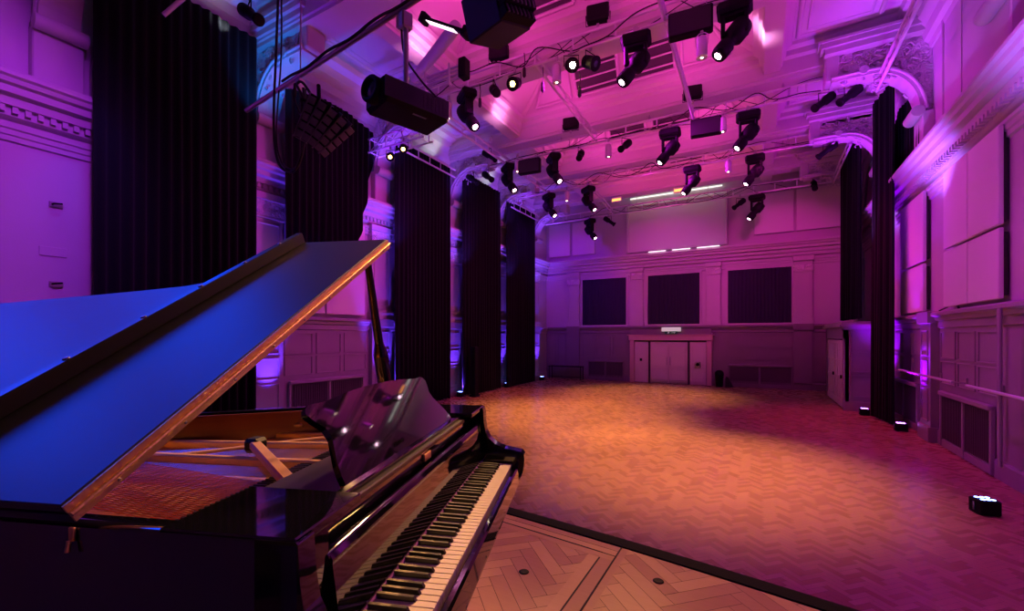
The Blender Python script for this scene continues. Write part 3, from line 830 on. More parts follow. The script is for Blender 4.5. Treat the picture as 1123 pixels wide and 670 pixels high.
# ------------------------------------------------------------------ light fixtures
def moving_head():
    t = empty('moving_head'); f = -1
    MB().bbox(-.05,.05,-.03,.03,-.08,.04,.01).tube([(-.0,-.05,.02),(0,.05,.02)], .05, 10).build('clamp', M_steel, t)
    MB().bbox(-.26,.26,-.17,.17,-.26,-.07,.05).build('base', M_black, t)
    MB().bbox(-.20,-.14,-.09,.09,-.62,-.26,.02).bbox(.14,.20,-.09,.09,-.62,-.26,.02).bbox(-.20,.20,-.09,.09,-.31,-.26,.01).build('yoke', M_black, t)
    h = empty('tmp')
    bpy.data.objects.remove(h)
    ax = Vector((-.62,-.30,-.85)).normalized(); c = Vector((0,0,-.60))
    hd = MB().lathe([(.08,-.26),(.145,-.23),(.165,-.12),(.16,.03),(.11,.07),(.095,.13),(.10,.17),(.128,.20),(.13,.36),(.115,.42),(.095,.42)], c, ax, 18).bbox(-.135,.135,-.05,.05,-.65,-.55,.02).build('head', M_black, t)
    MB().lathe([(0,.405),(.085,.405),(.09,.415),(0,.43)], c, ax, 18).build('lens', M_len_pink, hd)
    return t
def par_can(m=M_len_warm):
    t = empty('par_can')
    MB().bbox(-.03,.03,-.03,.03,-.08,.05,.008).build('clamp', M_steel, t)
    MB().tube([(-.11,0,-.34),(-.12,0,-.14),(-.05,0,-.08),(.05,0,-.08),(.12,0,-.14),(.11,0,-.34)], .010, 6).build('yoke', M_alu, t)
    b = MB().lathe([(.05,-.14),(.09,-.18),(.10,-.30),(.105,-.56),(.11,-.57),(.095,-.57)], (0,0,0), n=16).build('body', M_alu, t)
    MB().lathe([(0,-.55),(.09,-.55),(.09,-.558),(0,-.575)], (0,0,0), n=16).build('lens', m, b)
    return t
def fresnel(m):
    t = empty('fresnel_spot')
    MB().bbox(-.03,.03,-.03,.03,-.08,.05,.008).build('clamp', M_steel, t)
    MB().tube([(-.17,0,-.36),(-.17,0,-.12),(.17,0,-.12),(.17,0,-.36)], .012, 6).build('yoke', M_black, t)
    ax = Vector((.1,-.8,-.5)).normalized()
    b = MB().lathe([(.06,-.20),(.13,-.17),(.145,0),(.14,.12),(.16,.14),(.16,.17),(.12,.17)], (0,0,-.34), ax, 18).build('body', M_black, t)
    MB().lathe([(0,.14),(.12,.14),(.11,.16),(0,.185)], (0,0,-.34), ax, 18).build('lens', m, b)
    return t
def spot_dark():
    t = empty('profile_spot')
    MB().bbox(-.03,.03,-.03,.03,-.08,.05,.008).build('clamp', M_steel, t)
    MB().tube([(-.15,0,-.34),(-.15,0,-.12),(.15,0,-.12),(.15,0,-.34)], .012, 6).build('yoke', M_black, t)
    ax = Vector((-.75,-.3,-.6)).normalized()
    b = MB().lathe([(.08,-.28),(.12,-.24),(.12,.0),(.085,.05),(.085,.30),(.11,.33),(.11,.38),(.07,.38)], (0,0,-.34), ax, 16).build('body', M_black, t)
    MB().lathe([(0,.36),(.08,.36),(0,.37)], (0,0,-.34), ax, 16).build('lens', M_glassd, b)
    return t
def blinder():
    t = empty('flood_box')
    MB().bbox(-.03,.03,-.03,.03,-.04,.05,.008).build('clamp', M_steel, t)
    MB().tube([(-.27,0,.28),(-.27,0,.04),(.27,0,.04),(.27,0,.28)], .012, 6).build('yoke', M_black, t)
    MB().bbox(-.25,.25,-.10,.10,.10,.46,.03).build('housing', M_black, t)
    return t
def monitor():
    t = empty('hanging_monitor')
    MB().bbox(-.42,.42,-.10,.10,-.62,-.10,.03).build('housing', M_black, t)
    MB().box(-.38,.38,-.108,-.098,-.58,-.14).build('grille', M_blackcloth, t)
    for s_ in (-.3,.3): MB().tube([(s_,0,-.1),(s_,0,.0)], .015).build('bracket', M_steel, t)
    return t
def place(proto, used, loc, rz, label, cat, group):
    o = proto if not used[0] else copy_tree(proto)
    used[0] = True
    if cat == 'stage light' and 'moving-head' in label: o.scale = (1.2, 1.2, 1.2)
    o.location = loc; o.rotation_euler = (0,0,rz); tag(o, label, cat, group); return o
ORD = ['leftmost', 'second from left', 'third from left', 'rightmost']
MHP = moving_head(); mu = [False]
MH = []   # world positions for lamps
heads = [(1, [-6.75, -2.3, -.40], ['left', 'middle', 'right']),
         (2, [-8.15, -6.3, -2.38, -.25], ['leftmost', 'second from left', 'second from right', 'rightmost']),
         (3, [-8.2, -6.35, -2.2, -.1], ['leftmost', 'second from left', 'second from right', 'rightmost']),
         (4, [-7.6, -.05], ['left', 'right'])]
tn = {1: 'nearest', 2: 'second', 3: 'third', 4: 'farthest'}
zoff = {1: 0.0, 2: 0, 3: 0, 4: 0}
for ti, xs, nm in heads:
    for x, l in zip(xs, nm):
        rz = 0 if x > -5 else 2.4
        zz = TR[ti][1]-.02
        if ti == 3: zz = 8.98 if x > -5 else 8.88
        if ti == 2 and x < -5: zz = 8.90
        if ti == 4: zz = 8.62 if x > -5 else 8.55
        place(MHP, mu, (x, TR[ti][0], zz), rz+random.uniform(-.15,.15), 'black moving-head light on the %s truss, %s one' % (tn[ti], l), 'stage light', 'moving heads on the trusses')
        MH.append((x, TR[ti][0], zz-.9))
PP = par_can(); pu = [False]
for ti, x, l, dz in ((1, -7.3, 'at its left end', -.12), (1, -4.12, 'beside the glaring yellow lamp', -.05), (1, -.98, 'towards its right', -.45),
                 (2, -7.72, 'at its left end', .15), (2, -4.3, 'left of its middle', .0), (2, -.9, 'right of its middle', .05),
                 (3, -7.3, 'left of its middle', .0), (3, -.95, 'right of its middle', .1)):
    place(PP, pu, (x, TR[ti][0]-.08, TR[ti][1]-.02+dz), 0, 'silver lit par can on the %s truss, %s' % (tn[ti], l), 'stage light', 'par cans on the trusses')
FP = fresnel(M_len_gold)
tag(FP, 'black round spotlight with golden lens left on the nearest truss', 'stage light'); FP.location = (-5.25, 9.47, 9.0)
F2 = fresnel(M_len_star); tag(F2, 'spotlight glaring bright yellow at the middle of the nearest truss', 'stage light'); F2.location = (-3.76, 9.47, 9.0); F2.rotation_euler = (0,0,.45)
F3 = fresnel(M_glassd); tag(F3, 'unlit black spotlight right of the glaring yellow lamp', 'stage light'); F3.location = (-3.34, 9.6, 9.0); F3.rotation_euler = (0,0,1.2)
for i, (x, z) in enumerate(((-9.25, 7.86), (-8.75, 7.98))):
    F = fresnel(M_len_gold); F.location = (x, 9.3, z); F.scale = (.75,.75,.75); F.rotation_euler = (0,0,.5)
    tag(F, 'small golden-lensed spotlight under the square truss end, %s of two' % ['left', 'right'][i], 'stage light')
SP = spot_dark(); su = [False]
for (x, y, z, rz, l) in ((1.55,14.2,9.0,.2,'left of the pair near the right end of the second truss'), (2.1,14.15,9.0,.1,'right of the pair near the right end of the second truss'),
                    (2.05,17.95,9.0,-.3,'at the right end of the third truss'), (2.0,21.75,8.95,1.2,'at the right end of the farthest truss'),
                    (2.3,14.25,9.55,2.2,'standing up above the right end of the second truss'),
                    (-9.75,14.15,8.9,2.6,'left of the pair under the left end of the second truss'), (-9.05,14.15,8.88,2.4,'right of the pair under the left end of the second truss'),
                    (-5.85,9.5,9.0,1.9,'left half of the nearest truss, near the golden lamp'), (-5.3,14.2,8.95,1.4,'left half of the second truss'), (-3.75,14.2,8.95,.9,'middle of the second truss'),
                    (-6.6,21.7,8.6,3.0,'left of the screen on the farthest truss'), (-.7,21.7,8.6,.3,'right of the screen on the farthest truss'), (-8.7,13.7,9.45,2.8,'on top of the left end of the second truss')):
    place(SP, su, (x,y,z), rz, 'black unlit spotlight, '+l, 'stage light', 'unlit spotlights on the trusses')
BP = blinder(); bu = [False]
for (x, y, z, l) in ((-5.76,9.55,9.36,'on top of the nearest truss, left half'), (-3.15,9.55,9.4,'on top of the nearest truss, middle'),
                  (-5.4,13.55,9.15,'on top of the second truss, left half'), (-1.65,13.55,9.15,'on top of the second truss, right half')):
    place(BP, bu, (x,y,z), .2, 'black box floodlight '+l, 'stage light', 'box floodlights on the trusses')
MP = monitor(); mo = [False]
for (x, y, z, l) in ((-1.2,9.5,9.1,'under the nearest truss, right half'), (-1.35,14.1,8.95,'under the second truss, right half'), (-7.2,14.1,8.9,'under the second truss, left end')):
    place(MP, mo, (x,y,z), .1, 'flat black loudspeaker '+l, 'speaker', 'flat loudspeakers under the trusses')
for i, x in enumerate((-6.15, -3.2)):
    t = empty('amber_fitting', (x, 21.6, 9.12)); tag(t, 'small fitting with glowing amber window above the farthest truss, %s of two' % ['left','right'][i], 'light', 'amber fittings above the farthest truss')
    MB().bbox(-.26,.26,-.08,.08,-.02,.24,.03).build('housing', M_alu, t); MB().box(-.22,.22,-.09,-.08,.02,.14).build('amber_window', M_amber, t)
# plugs hanging from the trusses
PL = None
for i, (x, y, z, l) in enumerate(((-6.3,9.5,8.95,'first from left on the nearest truss'), (-4.5,9.5,8.85,'left of the glaring lamp on the nearest truss'), (-5.0,9.5,9.35,'above the golden lamp on the nearest truss'), (-3.55,9.45,8.45,'dangling low behind the glaring lamp'))):
    o = MB().tube([(0,0,0),(0.02,0,-.2),(0,0,-.35)], .012, 6).lathe([(.02,-.35),(.04,-.38),(.045,-.56),(.02,-.6)], (0,0,0), n=10).build('cable_plug', M_cable)
    o.location = (x,y,z); tag(o, 'black hanging cable plug, '+l, 'plug', 'hanging plugs')

# LED bar rack, strip lamp
t = empty('led_bar_rack', (-6.35, 8.0, 8.22), .0); tag(t, 'rack of four parallel light bars right of the projector', 'light rack')
for k in range(4):
    MB().tube([(-.75,-.0,.0+k*.09),(.55,.0,.0+k*.09)], .03, 10).build('light_bar', M_alu, t)
MB().bbox(.52,.72,-.12,.12,-.06,.38,.03).build('end_box', M_black, t); MB().bbox(.20,.25,-.05,.05,-.1,.4,.01).bbox(-.5,-.45,-.05,.05,-.1,.4,.01).build('bracket', M_alu, t)
t = empty('strip_lamp', (-4.87, 6.2, 7.9)); tag(t, 'short strip lamp glowing pink near the projector pole', 'light')
MB().bbox(-.55,.55,-.06,.06,0,.06,.01,Matrix.Rotation(.55,4,'Y')).build('housing', M_black, t)
MB().box(-.42,.30,-.075,.045,-.012,.0,Matrix.Rotation(.55,4,'Y')).build('lit_face', M_lit_pk, t)
for s_ in (-.55,.55): MB().bbox(s_-.06,s_+.06,-.1,.1,-.06,.12,.02,Matrix.Rotation(.55,4,'Y')).build('end_box', M_black, t)
# projector pole bar, projector, speakers near the camera
PB0, PB1 = Vector((-7.9, 4.45, 6.40)), Vector((-2.9, 4.35, 6.90))
o = MB().tube([PB0, PB1], .038, 12).build('hanging_bar', M_steel); tag(o, 'long steel bar slung across the room above the piano', 'bar')
cable([PB0+(PB1-PB0)*f+Vector((0,-.045,.03+.022*math.sin(f*31))) for f in [k/22 for k in range(5, 23)]], .02, 'thick black cable taped along the steel bar above the piano', 'bar_cable', None)
cable([(-6.9,4.4,9.9),(-6.88,4.4,8.5),(-6.95,4.4,7.2),(-7.02,4.4,5.9),(-6.88,4.4,5.25),(-6.5,4.4,5.05),(-6.25,4.4,5.35),(-6.2,4.4,5.9),(-6.22,4.38,6.3)], .022, 'black cable looping down from the ceiling to the left speaker cluster', 'hanging_cable', None, 10)
cable([(-6.84,4.42,9.9),(-6.84,4.42,8.0),(-6.85,4.42,7.0),(-6.98,4.42,5.8),(-6.84,4.42,5.28),(-6.5,4.42,5.1),(-6.28,4.42,5.4),(-6.22,4.42,6.3)], .014, 'thinner black cable beside the thick looping one', 'hanging_cable', None, 10)
cable([(-4.2,4.42,6.62),(-4.15,4.42,6.2),(-3.95,4.5,5.85),(-3.75,4.6,5.6)], .014, 'black cable hanging from the bar to the projector back', 'projector_cable', None)
for i, x in enumerate((-6.35, -4.2)):
    z = 6.2+(x+7.9)/5*.55
    o = MB().tube([(x,4.42,z),(x+.02,4.42,9.4)], .012, 6).bbox(x-.05,x+.05,4.36,4.48,z-.06,z+.12,.01).build('hanging_chain', M_steel)
    tag(o, 'steel chain carrying the %s of the bar above the piano' % ['left end', 'middle'][i], 'chain')
# projector: lens towards lower left / camera
t = empty('projector', (-4.12, 4.42, 5.32), math.radians(72)); tag(t, 'large dark projector hanging from a pole above the piano', 'projector')
MB().bbox(-.45,.52,-.28,.28,0,.34,.05).build('body', M_black, t)
MB().bbox(-.44,.50,-.285,-.275,.05,.30,.01).build('side_panel', mat('projector_side', (.03,.03,.035), .35), t)
ln = MB().lathe([(.17,0),(.17,.10),(.15,.12),(.12,.12),(.10,.06)], (-.43,-.02,.19), (-1,-.25,0), 24).build('lens_ring', M_black, t)
MB().lathe([(0,.05),(.11,.05),(.09,.085),(0,.105)], (-.43,-.02,.19), (-1,-.25,0), 24).build('lens', M_glassd, ln)
MB().box(.0,.2,-.20,-.17,-.003,.0).build('maker_plate', M_steel, t)
MB().tube([(0,0,.34),(0,0,1.30)], .035, 12).bbox(-.08,.08,-.06,.06,1.2,1.42,.02).build('pole', M_steel, t)
for k in range(6): MB().box(.1+k*.06,.13+k*.06,-.289,-.283,.08,.26).build('vent_slot', M_dark, t)
# line-array clusters
def array(name, loc, rz, rx, n, w, h, label):
    t = empty(name, loc, rz); tag(t, label, 'speaker', 'speaker clusters above the stage')
    for k in range(n):
        a = rx + k*.20
        Mx = Matrix.Translation((0, 0, -k*h*.95)) @ Matrix.Rotation(a, 4, 'X') @ Matrix.Translation((0, 0, 0))
        Mx = Matrix.Rotation(k*.2+rx, 4, 'X'); rad = 1.0
        M_ = Matrix.Translation((0, rad, 0)) @ Mx @ Matrix.Translation((0, -rad, 0))
        c = MB().prism([(0,-h*.5),(0,h*.5),(.52,h*.34),(.52,-h*.34)], -w/2, w/2, 'x', M_).build('cabinet', M_black, t)
        g = MB().box(-w/2+.03, w/2-.03, -.014, 0, -h*.5+.015, h*.5-.015, M_)
        for q in range(7): g.box(-w/2+.04+q*(w-.1)/6.6, -w/2+.055+q*(w-.1)/6.6, -.022, -.012, -h*.5+.02, h*.5-.02, M_)
        g.build('grille', M_blackcloth, c)
    return t
# left cluster: fans of cabinets curving towards the hall
t = empty('speaker_cluster', (-5.95, 4.45, 5.45), math.radians(58)); tag(t, 'curved cluster of black slatted loudspeakers at the left end of the hanging bar', 'speaker')
for k in range(5):
    a = math.radians(-28+k*15)
    M_ = Matrix.Rotation(.55, 4, 'Y') @ Matrix.Rotation(a, 4, 'Z') @ Matrix.Translation((0,-.50,0)) @ Matrix.Rotation(.42, 4, 'X')
    c = MB().prism([(-.055,0),(.055,0),(.045,.40),(-.045,.40)], -.32, .32, 'z', M_).build('cabinet', M_black, t)
    g = MB()
    for q in range(5): g.bbox(-.05, .05, -.02, .01, -.31+q*.125, -.21+q*.125, .008, M_)
    g.bbox(-.062, -.052, -.03, .3, -.33, .33, .004, M_)
    g.build('grille', M_alu if False else mat('grille_violet_grey', (.16,.15,.18), .4, metal=.4) if k == 0 else bpy.data.materials['grille_violet_grey'], c)
MB().tube([(-.25,-.3,.42),(.25,-.3,.42),(.25,.1,.6),(-.25,.1,.6),(-.25,-.3,.42)], .02).tube([(0,-.1,.5),(0,0,.85)], .03).build('rigging_frame', M_black, t)
cable([(-6.3,4.3,6.15),(-6.15,4.2,6.25),(-6.05,4.3,5.95),(-6.3,4.4,5.9),(-6.35,4.3,6.2),(-6.1,4.25,6.3),(-5.9,4.3,6.05)], .02, 'coiled black cable on top of the left speaker cluster', 'coiled_cable', None, 8)
t = empty('speaker_cluster', (-2.42, 4.3, 5.72), math.radians(-15)); tag(t, 'large black loudspeaker cluster at the top edge, seen from below', 'speaker')
t.scale = (.74, .74, .74); t.location.x -= .12; t.location.z += .12
Mk = Matrix.Rotation(.30, 4, 'X')
MB().bbox(-.42,.30,-.34,.34,0,.60,.02,Mk).build('cabinet', mat('speaker_case', (.012,.010,.012), .55, bump=(60,.1)), t)
for k in range(4):
    a = math.radians(70-k*14)
    M_ = Mk @ Matrix.Translation((.28+.035*k,0,.02+.16*k)) @ Matrix.Rotation(math.radians(-14+k*10), 4, 'Y')
    c = MB().bbox(0,.16,-.33,.33,0,.145,.01,M_).build('horn_cabinet', M_black, t)
    g = MB()
    for q in range(7): g.box(.158,.175,-.30+q*.09,-.27+q*.09,.01,.135,M_)
    g.build('grille', bpy.data.materials['grille_violet_grey'], c)
MB().tube([(0,0,.55),(0,0,1.2)], .03).build('hanger', M_steel, t)
# lamp at upper left above the big drape
t = spot_dark(); t.location = (-8.6, 4.9, 9.0); t.rotation_euler = (0,0,2.8); tag(t, 'dark lamp above the widest drape near the ceiling', 'stage light')
o = MB().tube([(-9.6,3.9,8.35),(-9.2,4.25,8.95)], .04).build('drape_arm', M_alu); tag(o, 'short violet-lit steel arm in front of the top of the widest drape', 'bar')
# ceiling brace behind the projector pole
trim(MB().tube([(-7.7, 8.6, 9.05), (-5.36, 7.2, 8.7)], .13, 14), M_ceil)

# floor lights
def uplight(loc, label, m, rz=0):
    t = empty('floor_uplight', loc, rz); tag(t, label, 'floor light', 'uplights on the hall floor')
    MB().bbox(-.12,.12,-.11,.11,0,.20,.015).build('housing', M_black, t)
    for a in (-.06,0,.06):
        for b in (-.05,.05): MB().lathe([(0,.198),(.026,.198),(.026,.206),(0,.21)], (a,b,0), n=12).build('led', m, t)
    MB().tube([(-.13,0,.05),(-.13,0,.16),(-.13,0,.05)], .01, 6).build('bracket', M_steel, t)
uplight((2.68, 8.32, 0), 'small black battery light with blue glowing top alone on the floor at right', M_len_blue, .3)
upsR = [(XR-.55, 13.75), (XR-.5, 17.0), (XR-.5, 9.7)]
uplight((XR-.42, 14.55, 0), 'small floor light at the foot of the right wall beside the drape', M_len_viol)
uplight((XR-.75, 16.95, 0), 'small floor light tucked under the tall right drape near the lobby', M_len_viol)
for i, y in enumerate((6.55, 10.3, 14.2, 17.95, 21.75)):
    uplight((XL+.55, y, 0), 'small floor light against the left wall, %s from the stage' % ['first','second','third','fourth','fifth'][i], M_len_blue)

# ------------------------------------------------------------------ THE PIANO (local: x along the keys bass->treble, y towards the tail, z from the stage)
KB = (-.707, .592, STG); ROT = math.atan2(.937, -.350)
P = empty('grand_piano', KB, ROT); tag(P, 'glossy black grand piano with raised lid on the wooden stage', 'piano')
def part(mb, name, m, par=P, **k): return mb.build(name, m, par, **k)
ZR = 1.0
rim = [(1.36,.02),(1.36,.25),(1.355,.45),(1.33,.62),(1.28,.78),(1.205,.93),(1.13,1.06),(1.06,1.19),(.985,1.33),(.915,1.48),(.855,1.64),(.80,1.80),(.735,1.96),(.64,2.11),(.50,2.22),(.33,2.275),(.16,2.26),(.02,2.20),(-.07,2.10),(-.115,1.97),(-.125,1.8),(-.125,1.4),(-.125,1.0),(-.125,.6),(-.125,.3),(-.125,.02)]
def offset(path, d):
    out = []
    for i, p in enumerate(path):
        a = path[max(i-1,0)]; b = path[min(i+1,len(path)-1)]
        tx, ty = b[0]-a[0], b[1]-a[1]; L_ = math.hypot(tx, ty)
        out.append((p[0]-ty/L_*d, p[1]+tx/L_*d))
    return out
def shell(outer, inner, z0, z1, bev=.006):
    mb = MB(); n = len(outer)
    mid = [((o[0]*.88+i[0]*.12), (o[1]*.88+i[1]*.12)) for o, i in zip(outer, inner)]
    mid2 = [((o[0]*.12+i[0]*.88), (o[1]*.12+i[1]*.88)) for o, i in zip(outer, inner)]
    rows = [[(x,y,z0) for x,y in outer], [(x,y,z1-bev) for x,y in outer], [(x,y,z1) for x,y in mid], [(x,y,z1) for x,y in mid2], [(x,y,z1-bev) for x,y in inner], [(x,y,z0) for x,y in inner]]
    vs = [p for r in rows for p in r]; fs = []
    for r in range(5):
        for k in range(n-1): fs.append((r*n+k, r*n+k+1, (r+1)*n+k+1, (r+1)*n+k))
    mb.add(vs, fs, True)
    mb.add([r[0] for r in rows]+[r[-1] for r in rows], [tuple(range(6)), tuple(range(11,5,-1))])
    return mb
inn = offset(rim, .055)
part(shell(rim, inn, .62, ZR), 'rim', M_gloss)
inn2 = offset(rim, .056); inn3 = offset(rim, .075)
part(shell(inn2[1:-1], inn3[1:-1], .80, ZR-.012), 'inner_rim', M_mahog)
sb = [p for p in offset(rim, .07)]
part(MB().prism([(p[0], max(p[1], .30)) for p in sb], .80, .82), 'soundboard', M_spruce)
part(MB().prism([(p[0], p[1]) for p in offset(rim, .02)], .62, .64), 'bottom', M_mahog)
# case bottom, arms, keybed
def arm_prof(top): 
    return [(.10,.665),(-.17,.665),(-.182,.70),(-.188,.75),(-.185,.775),(-.172,.79),(-.14,.797),(-.09,.805),(-.045,.822),(-.012,.85),(.006,.885),(.014,.93),(.018,top-.004),(.022,top),(.10,top)]
for (a0, a1, c0, c1) in ((-.125,-.078,-.078,-.006), (1.302,1.36,1.228,1.302)):
    am = MB().prism(arm_prof(ZR), a0, a1, 'x')
    part(am, 'arm', M_gloss)
    ck = MB().prism([(.10,.665),(-.16,.665),(-.168,.70),(-.168,.765),(-.155,.783),(-.10,.785),(.06,.80),(.10,.80)], c0, c1, 'x')
    part(ck, 'cheek_block', M_gloss)
    part(MB().box(c0, c1, .035, .10, .80, ZR-.004), 'cheek_panel', M_gloss)
part(MB().bbox(-.12, 1.355, -.165, .34, .64, .668, .006), 'keybed', M_gloss)
part(MB().prism([(-.143,.668),(-.143,.733),(-.148,.736),(-.160,.735),(-.166,.728),(-.170,.668)], -.006, 1.228, 'x'), 'key_slip', M_gloss)
# keys
wk = MB(); bw = .0235; n_w = 52
def white(i):
    m = MB(); a0 = i*bw+.0006; a1 = (i+1)*bw-.0006
    m.bbox(a0, a1, -.1385, .004, .742, .755, .0016).box(a0+.001, a1-.001, -.136, -.0, .715, .742)
    return m
blacks = []
for i in range(n_w):
    part(white(i), 'white_key', M_ivory)
    # pattern A B | C D E F G A B...
    note = 'ABCDEFG'[i % 7]
    if note in 'ACDFG' and i < n_w-1: blacks.append((i, note))
for i, note in blacks:
    c = (i+1)*bw + {'C': -.0025, 'D': .0025, 'F': -.0035, 'G': 0, 'A': .0035}[note]
    m = MB(); y0, y1 = -.092, .003
    for zz in (0,):
        pass
    vs = [(c-.0058,y0,.753),(c+.0058,y0,.753),(c+.0058,y1,.753),(c-.0058,y1,.753),
          (c-.0045,y0+.007,.7655),(c+.0045,y0+.007,.7655),(c+.0046,y1,.7675),(c-.0046,y1,.7675)]
    m.add(vs, [(0,3,2,1),(4,5,6,7),(0,1,5,4),(1,2,6,5),(2,3,7,6),(3,0,4,7)])
    o = part(m, 'black_key', M_ebony)
part(MB().box(-.004, 1.226, .0005, .008, .752, .762), 'felt_strip', M_felt)
# fallboard
fb = MB().prism([(.006,.757),(.026,.900),(.026,.910),(.032,.922),(.046,.926),(.056,.918),(.056,.90),(.045,.80),(.035,.757)], -.006, 1.228, 'x')
part(fb, 'fallboard', M_gloss)
part(MB().tube([(-.012,.042,.915),(1.30,.042,.915)], .012, 12), 'fallboard_edge', M_gloss)
part(MB().bbox(-.07, 1.30, .066, .085, .80, .974, .004), 'front_rail', M_gloss)
part(MB().bbox(.60, .66, .058, .066, .93, .955, .001), 'brass_plate', M_brass)  # small brass-coloured plate behind the fallboard
# shelves and music desk
part(MB().bbox(-.121, .108, .026, .297, .984, 1.0035, .003), 'side_shelf', M_gloss)
part(MB().bbox(1.115, 1.356, .026, .297, .984, 1.0035, .003), 'side_shelf', M_gloss)
part(MB().bbox(.112, 1.11, .060, .32, .962, .978, .003), 'desk_tray', mat('tray_satin', (.03,.025,.03), .3))
part(MB().bbox(.112, 1.11, .078, .105, .978, .992, .004), 'desk_ledge', M_gloss)
L0, L1 = Vector((0,.112,.985)), Vector((0,.25,1.182))
dz = (L1-L0); hh = dz.length; dz.normalize()
nrm = Vector((0, -dz.z, dz.y))
def dp(a, s, o): 
    q = L0+dz*(s*hh)+nrm*o; return (a, q.y, q.z)
half = [(.44,0),(.435,.10),(.425,.22),(.405,.36),(.385,.50),(.385,.62),(.41,.74),(.425,.84),(.415,.90),(.395,.935),(.33,.925),(.27,.945),(.20,.975),(.10,.995),(0,1.0)]
outl = [(.62+a, s) for a, s in half] + [(.62-a, s) for a, s in half[-2::-1]]
md = MB(); n = len(outl)
md.add([dp(a,s,.010) for a,s in outl]+[dp(a,s,-.006) for a,s in outl], [tuple(range(n)), tuple(range(2*n-1,n-1,-1))])
md.add([dp(a,s,.010) for a,s in outl]+[dp(a,s,-.006) for a,s in outl], [(i, n+i, n+(i+1) % n, (i+1) % n) for i in range(n)])
part(md, 'music_desk', M_gloss)
# harp: cast iron plate with struts, strings, pins, dampers
pin = offset(rim, .09)
cp = MB()
ring0 = pin[2:-2]; ring1 = offset(rim, .19)[2:-2]
nn = len(ring0)
cp.add([(x,y,.868) for x,y in ring0]+[(x,y,.860) for x,y in ring1]+[(x,y,.81) for x,y in ring1], [(i,i+1,nn+i+1,nn+i) for i in range(nn-1)]+[(nn+i,nn+i+1,2*nn+i+1,2*nn+i) for i in range(nn-1)], True)
cp.bbox(-.06, 1.28, .298, .47, .85, .868, .004)
part(cp, 'iron_plate', M_gold)
def strut(p, q, w, z0, z1, name='plate_strut', m=M_gold):
    p = Vector((*p,0)); q = Vector((*q,0)); L_ = (q-p).length
    M_ = Matrix.Translation(p) @ Matrix.Rotation(math.atan2(q.y-p.y, q.x-p.x), 4, 'Z')
    return part(MB().bbox(0, L_, -w/2, w/2, z0, z1, .006, M_), name, m)
strut((.02,.40), (.30,2.10), .05, .83, .93, m=M_mahog)
strut((.31,.335), (.72,.79), .040, .915, .945, 'plate_strut', M_beech)
strut((.66,.40), (.66,1.75), .030, .83, .90)
strut((.95,.40), (.86,1.45), .028, .83, .895)
strut((1.17,.40), (1.10,1.0), .026, .83, .89)
part(MB().bbox(.70,.77,.77,.83,.90,.955,.012), 'plate_knob', M_black)
def bent(a):      # tail-side limit of a string at x=a
    best = 2.1
    for i in range(len(ring1)-1):
        (x0,y0),(x1,y1) = ring1[i], ring1[i+1]
        if min(x0,x1) <= a <= max(x0,x1) and y0 < 2.25 and abs(x1-x0) > 1e-6:
            best = min(best, y0+(y1-y0)*(a-x0)/(x1-x0)) if i < nn*.6 else best
    return best
st = MB()
for k in range(95):
    a = .14+k*(1.12/95)
    a2 = a-.10
    st.tube([(a, .44, .874), (a2, min(bent(a2), 1.95)-.02, .868)], .0011, 4, caps=False)
so = part(st, 'treble_strings', M_wire); so['kind'] = 'stuff'
st = MB()
for k in range(44):
    a = -.03+k*.0105
    st.tube([(a, .44, .886), (a+.30, 2.0-k*.006, .882)], .0021, 5, caps=False)
so = part(st, 'bass_strings', M_copper); so['kind'] = 'stuff'
st = MB()
for r in range(3):
    for k in range(70):
        st.tube([(.0+k*.0178, .345+r*.03+.008*(k%2), .865), (.0+k*.0178, .345+r*.03+.008*(k%2), .90)], .0034, 6)
so = part(st, 'tuning_pins', M_steel); so['kind'] = 'stuff'
st = MB()
for k in range(66):
    a = .02+k*.0178; st.box(a, a+.008, .50, .545, .875, .892)
so = part(st, 'dampers', M_ebony); so['kind'] = 'stuff'
part(MB().tube([(.30,1.66,.865),(.55,1.35,.865),(.80,1.05,.865),(1.02,.82,.865),(1.14,.66,.865)], .018, 8), 'bridge', M_beech)
part(MB().tube([(1.235,.93,.965),(1.18,.90,.965),(1.15,.905,.93)], .008, 8).lathe([(0,0),(.022,0),(.026,.01),(.02,.02),(0,.022)], (1.15,.905,.91), n=14), 'brass_knob', M_brass)
# lid: rotated about the spine
TH = math.radians(29.9)
HP = Vector((-.138, 0, 1.012))
LM = Matrix.Translation(HP) @ Matrix.Rotation(-TH, 4, 'Y')
prof = [(0,.452),(1.53,.452),(1.50,.56),(1.44,.68),(1.34,.80),(1.22,.92),(1.12,1.03),(1.06,1.15),(1.02,1.32),(.985,1.5),(.95,1.7),(.915,1.88),(.84,2.05),(.70,2.20),(.52,2.30),(.33,2.33),(.15,2.30),(.03,2.2),(0,2.05)]
lid = part(MB().prism(prof, 0, .020, 'z', LM), 'lid', M_satin)
fl_ = part(MB().bbox(0, 1.53, .455, .905, .024, .044, .003, LM), 'front_flap', M_satin)
MB().bbox(0, 1.53, .878, .912, .044, .092, .004, LM).build('flap_moulding', mat('moulding_black', (.012,.010,.010), .3), P)
hg = MB().tube([LM @ Vector((0,.447,.022)), LM @ Vector((1.53,.447,.022))], .0052, 10)
hg.box(.0, 1.53, .4475, .4515, .003, .0195, LM).box(.0, 1.53, .4505, .4545, .0245, .0415, LM)
part(hg, 'lid_hinge', M_brass)
for k in range(9):
    c = LM @ Vector((.09+k*.17,.4465,.011)); ax = LM.to_3x3() @ Vector((0,-1,0))
    MB().lathe([(0,0),(.004,0),(.003,.002),(0,.0022)], c, ax, 8).build('screw', M_steel, P)
for k in range(6):
    c = LM @ Vector((.16+k*.24,.893,.092)); ax = LM.to_3x3() @ Vector((0,0,1))
    MB().lathe([(0,0),(.009,0),(.007,.003),(0,.0035)], c, ax, 10).build('rubber_button', M_steel, P)
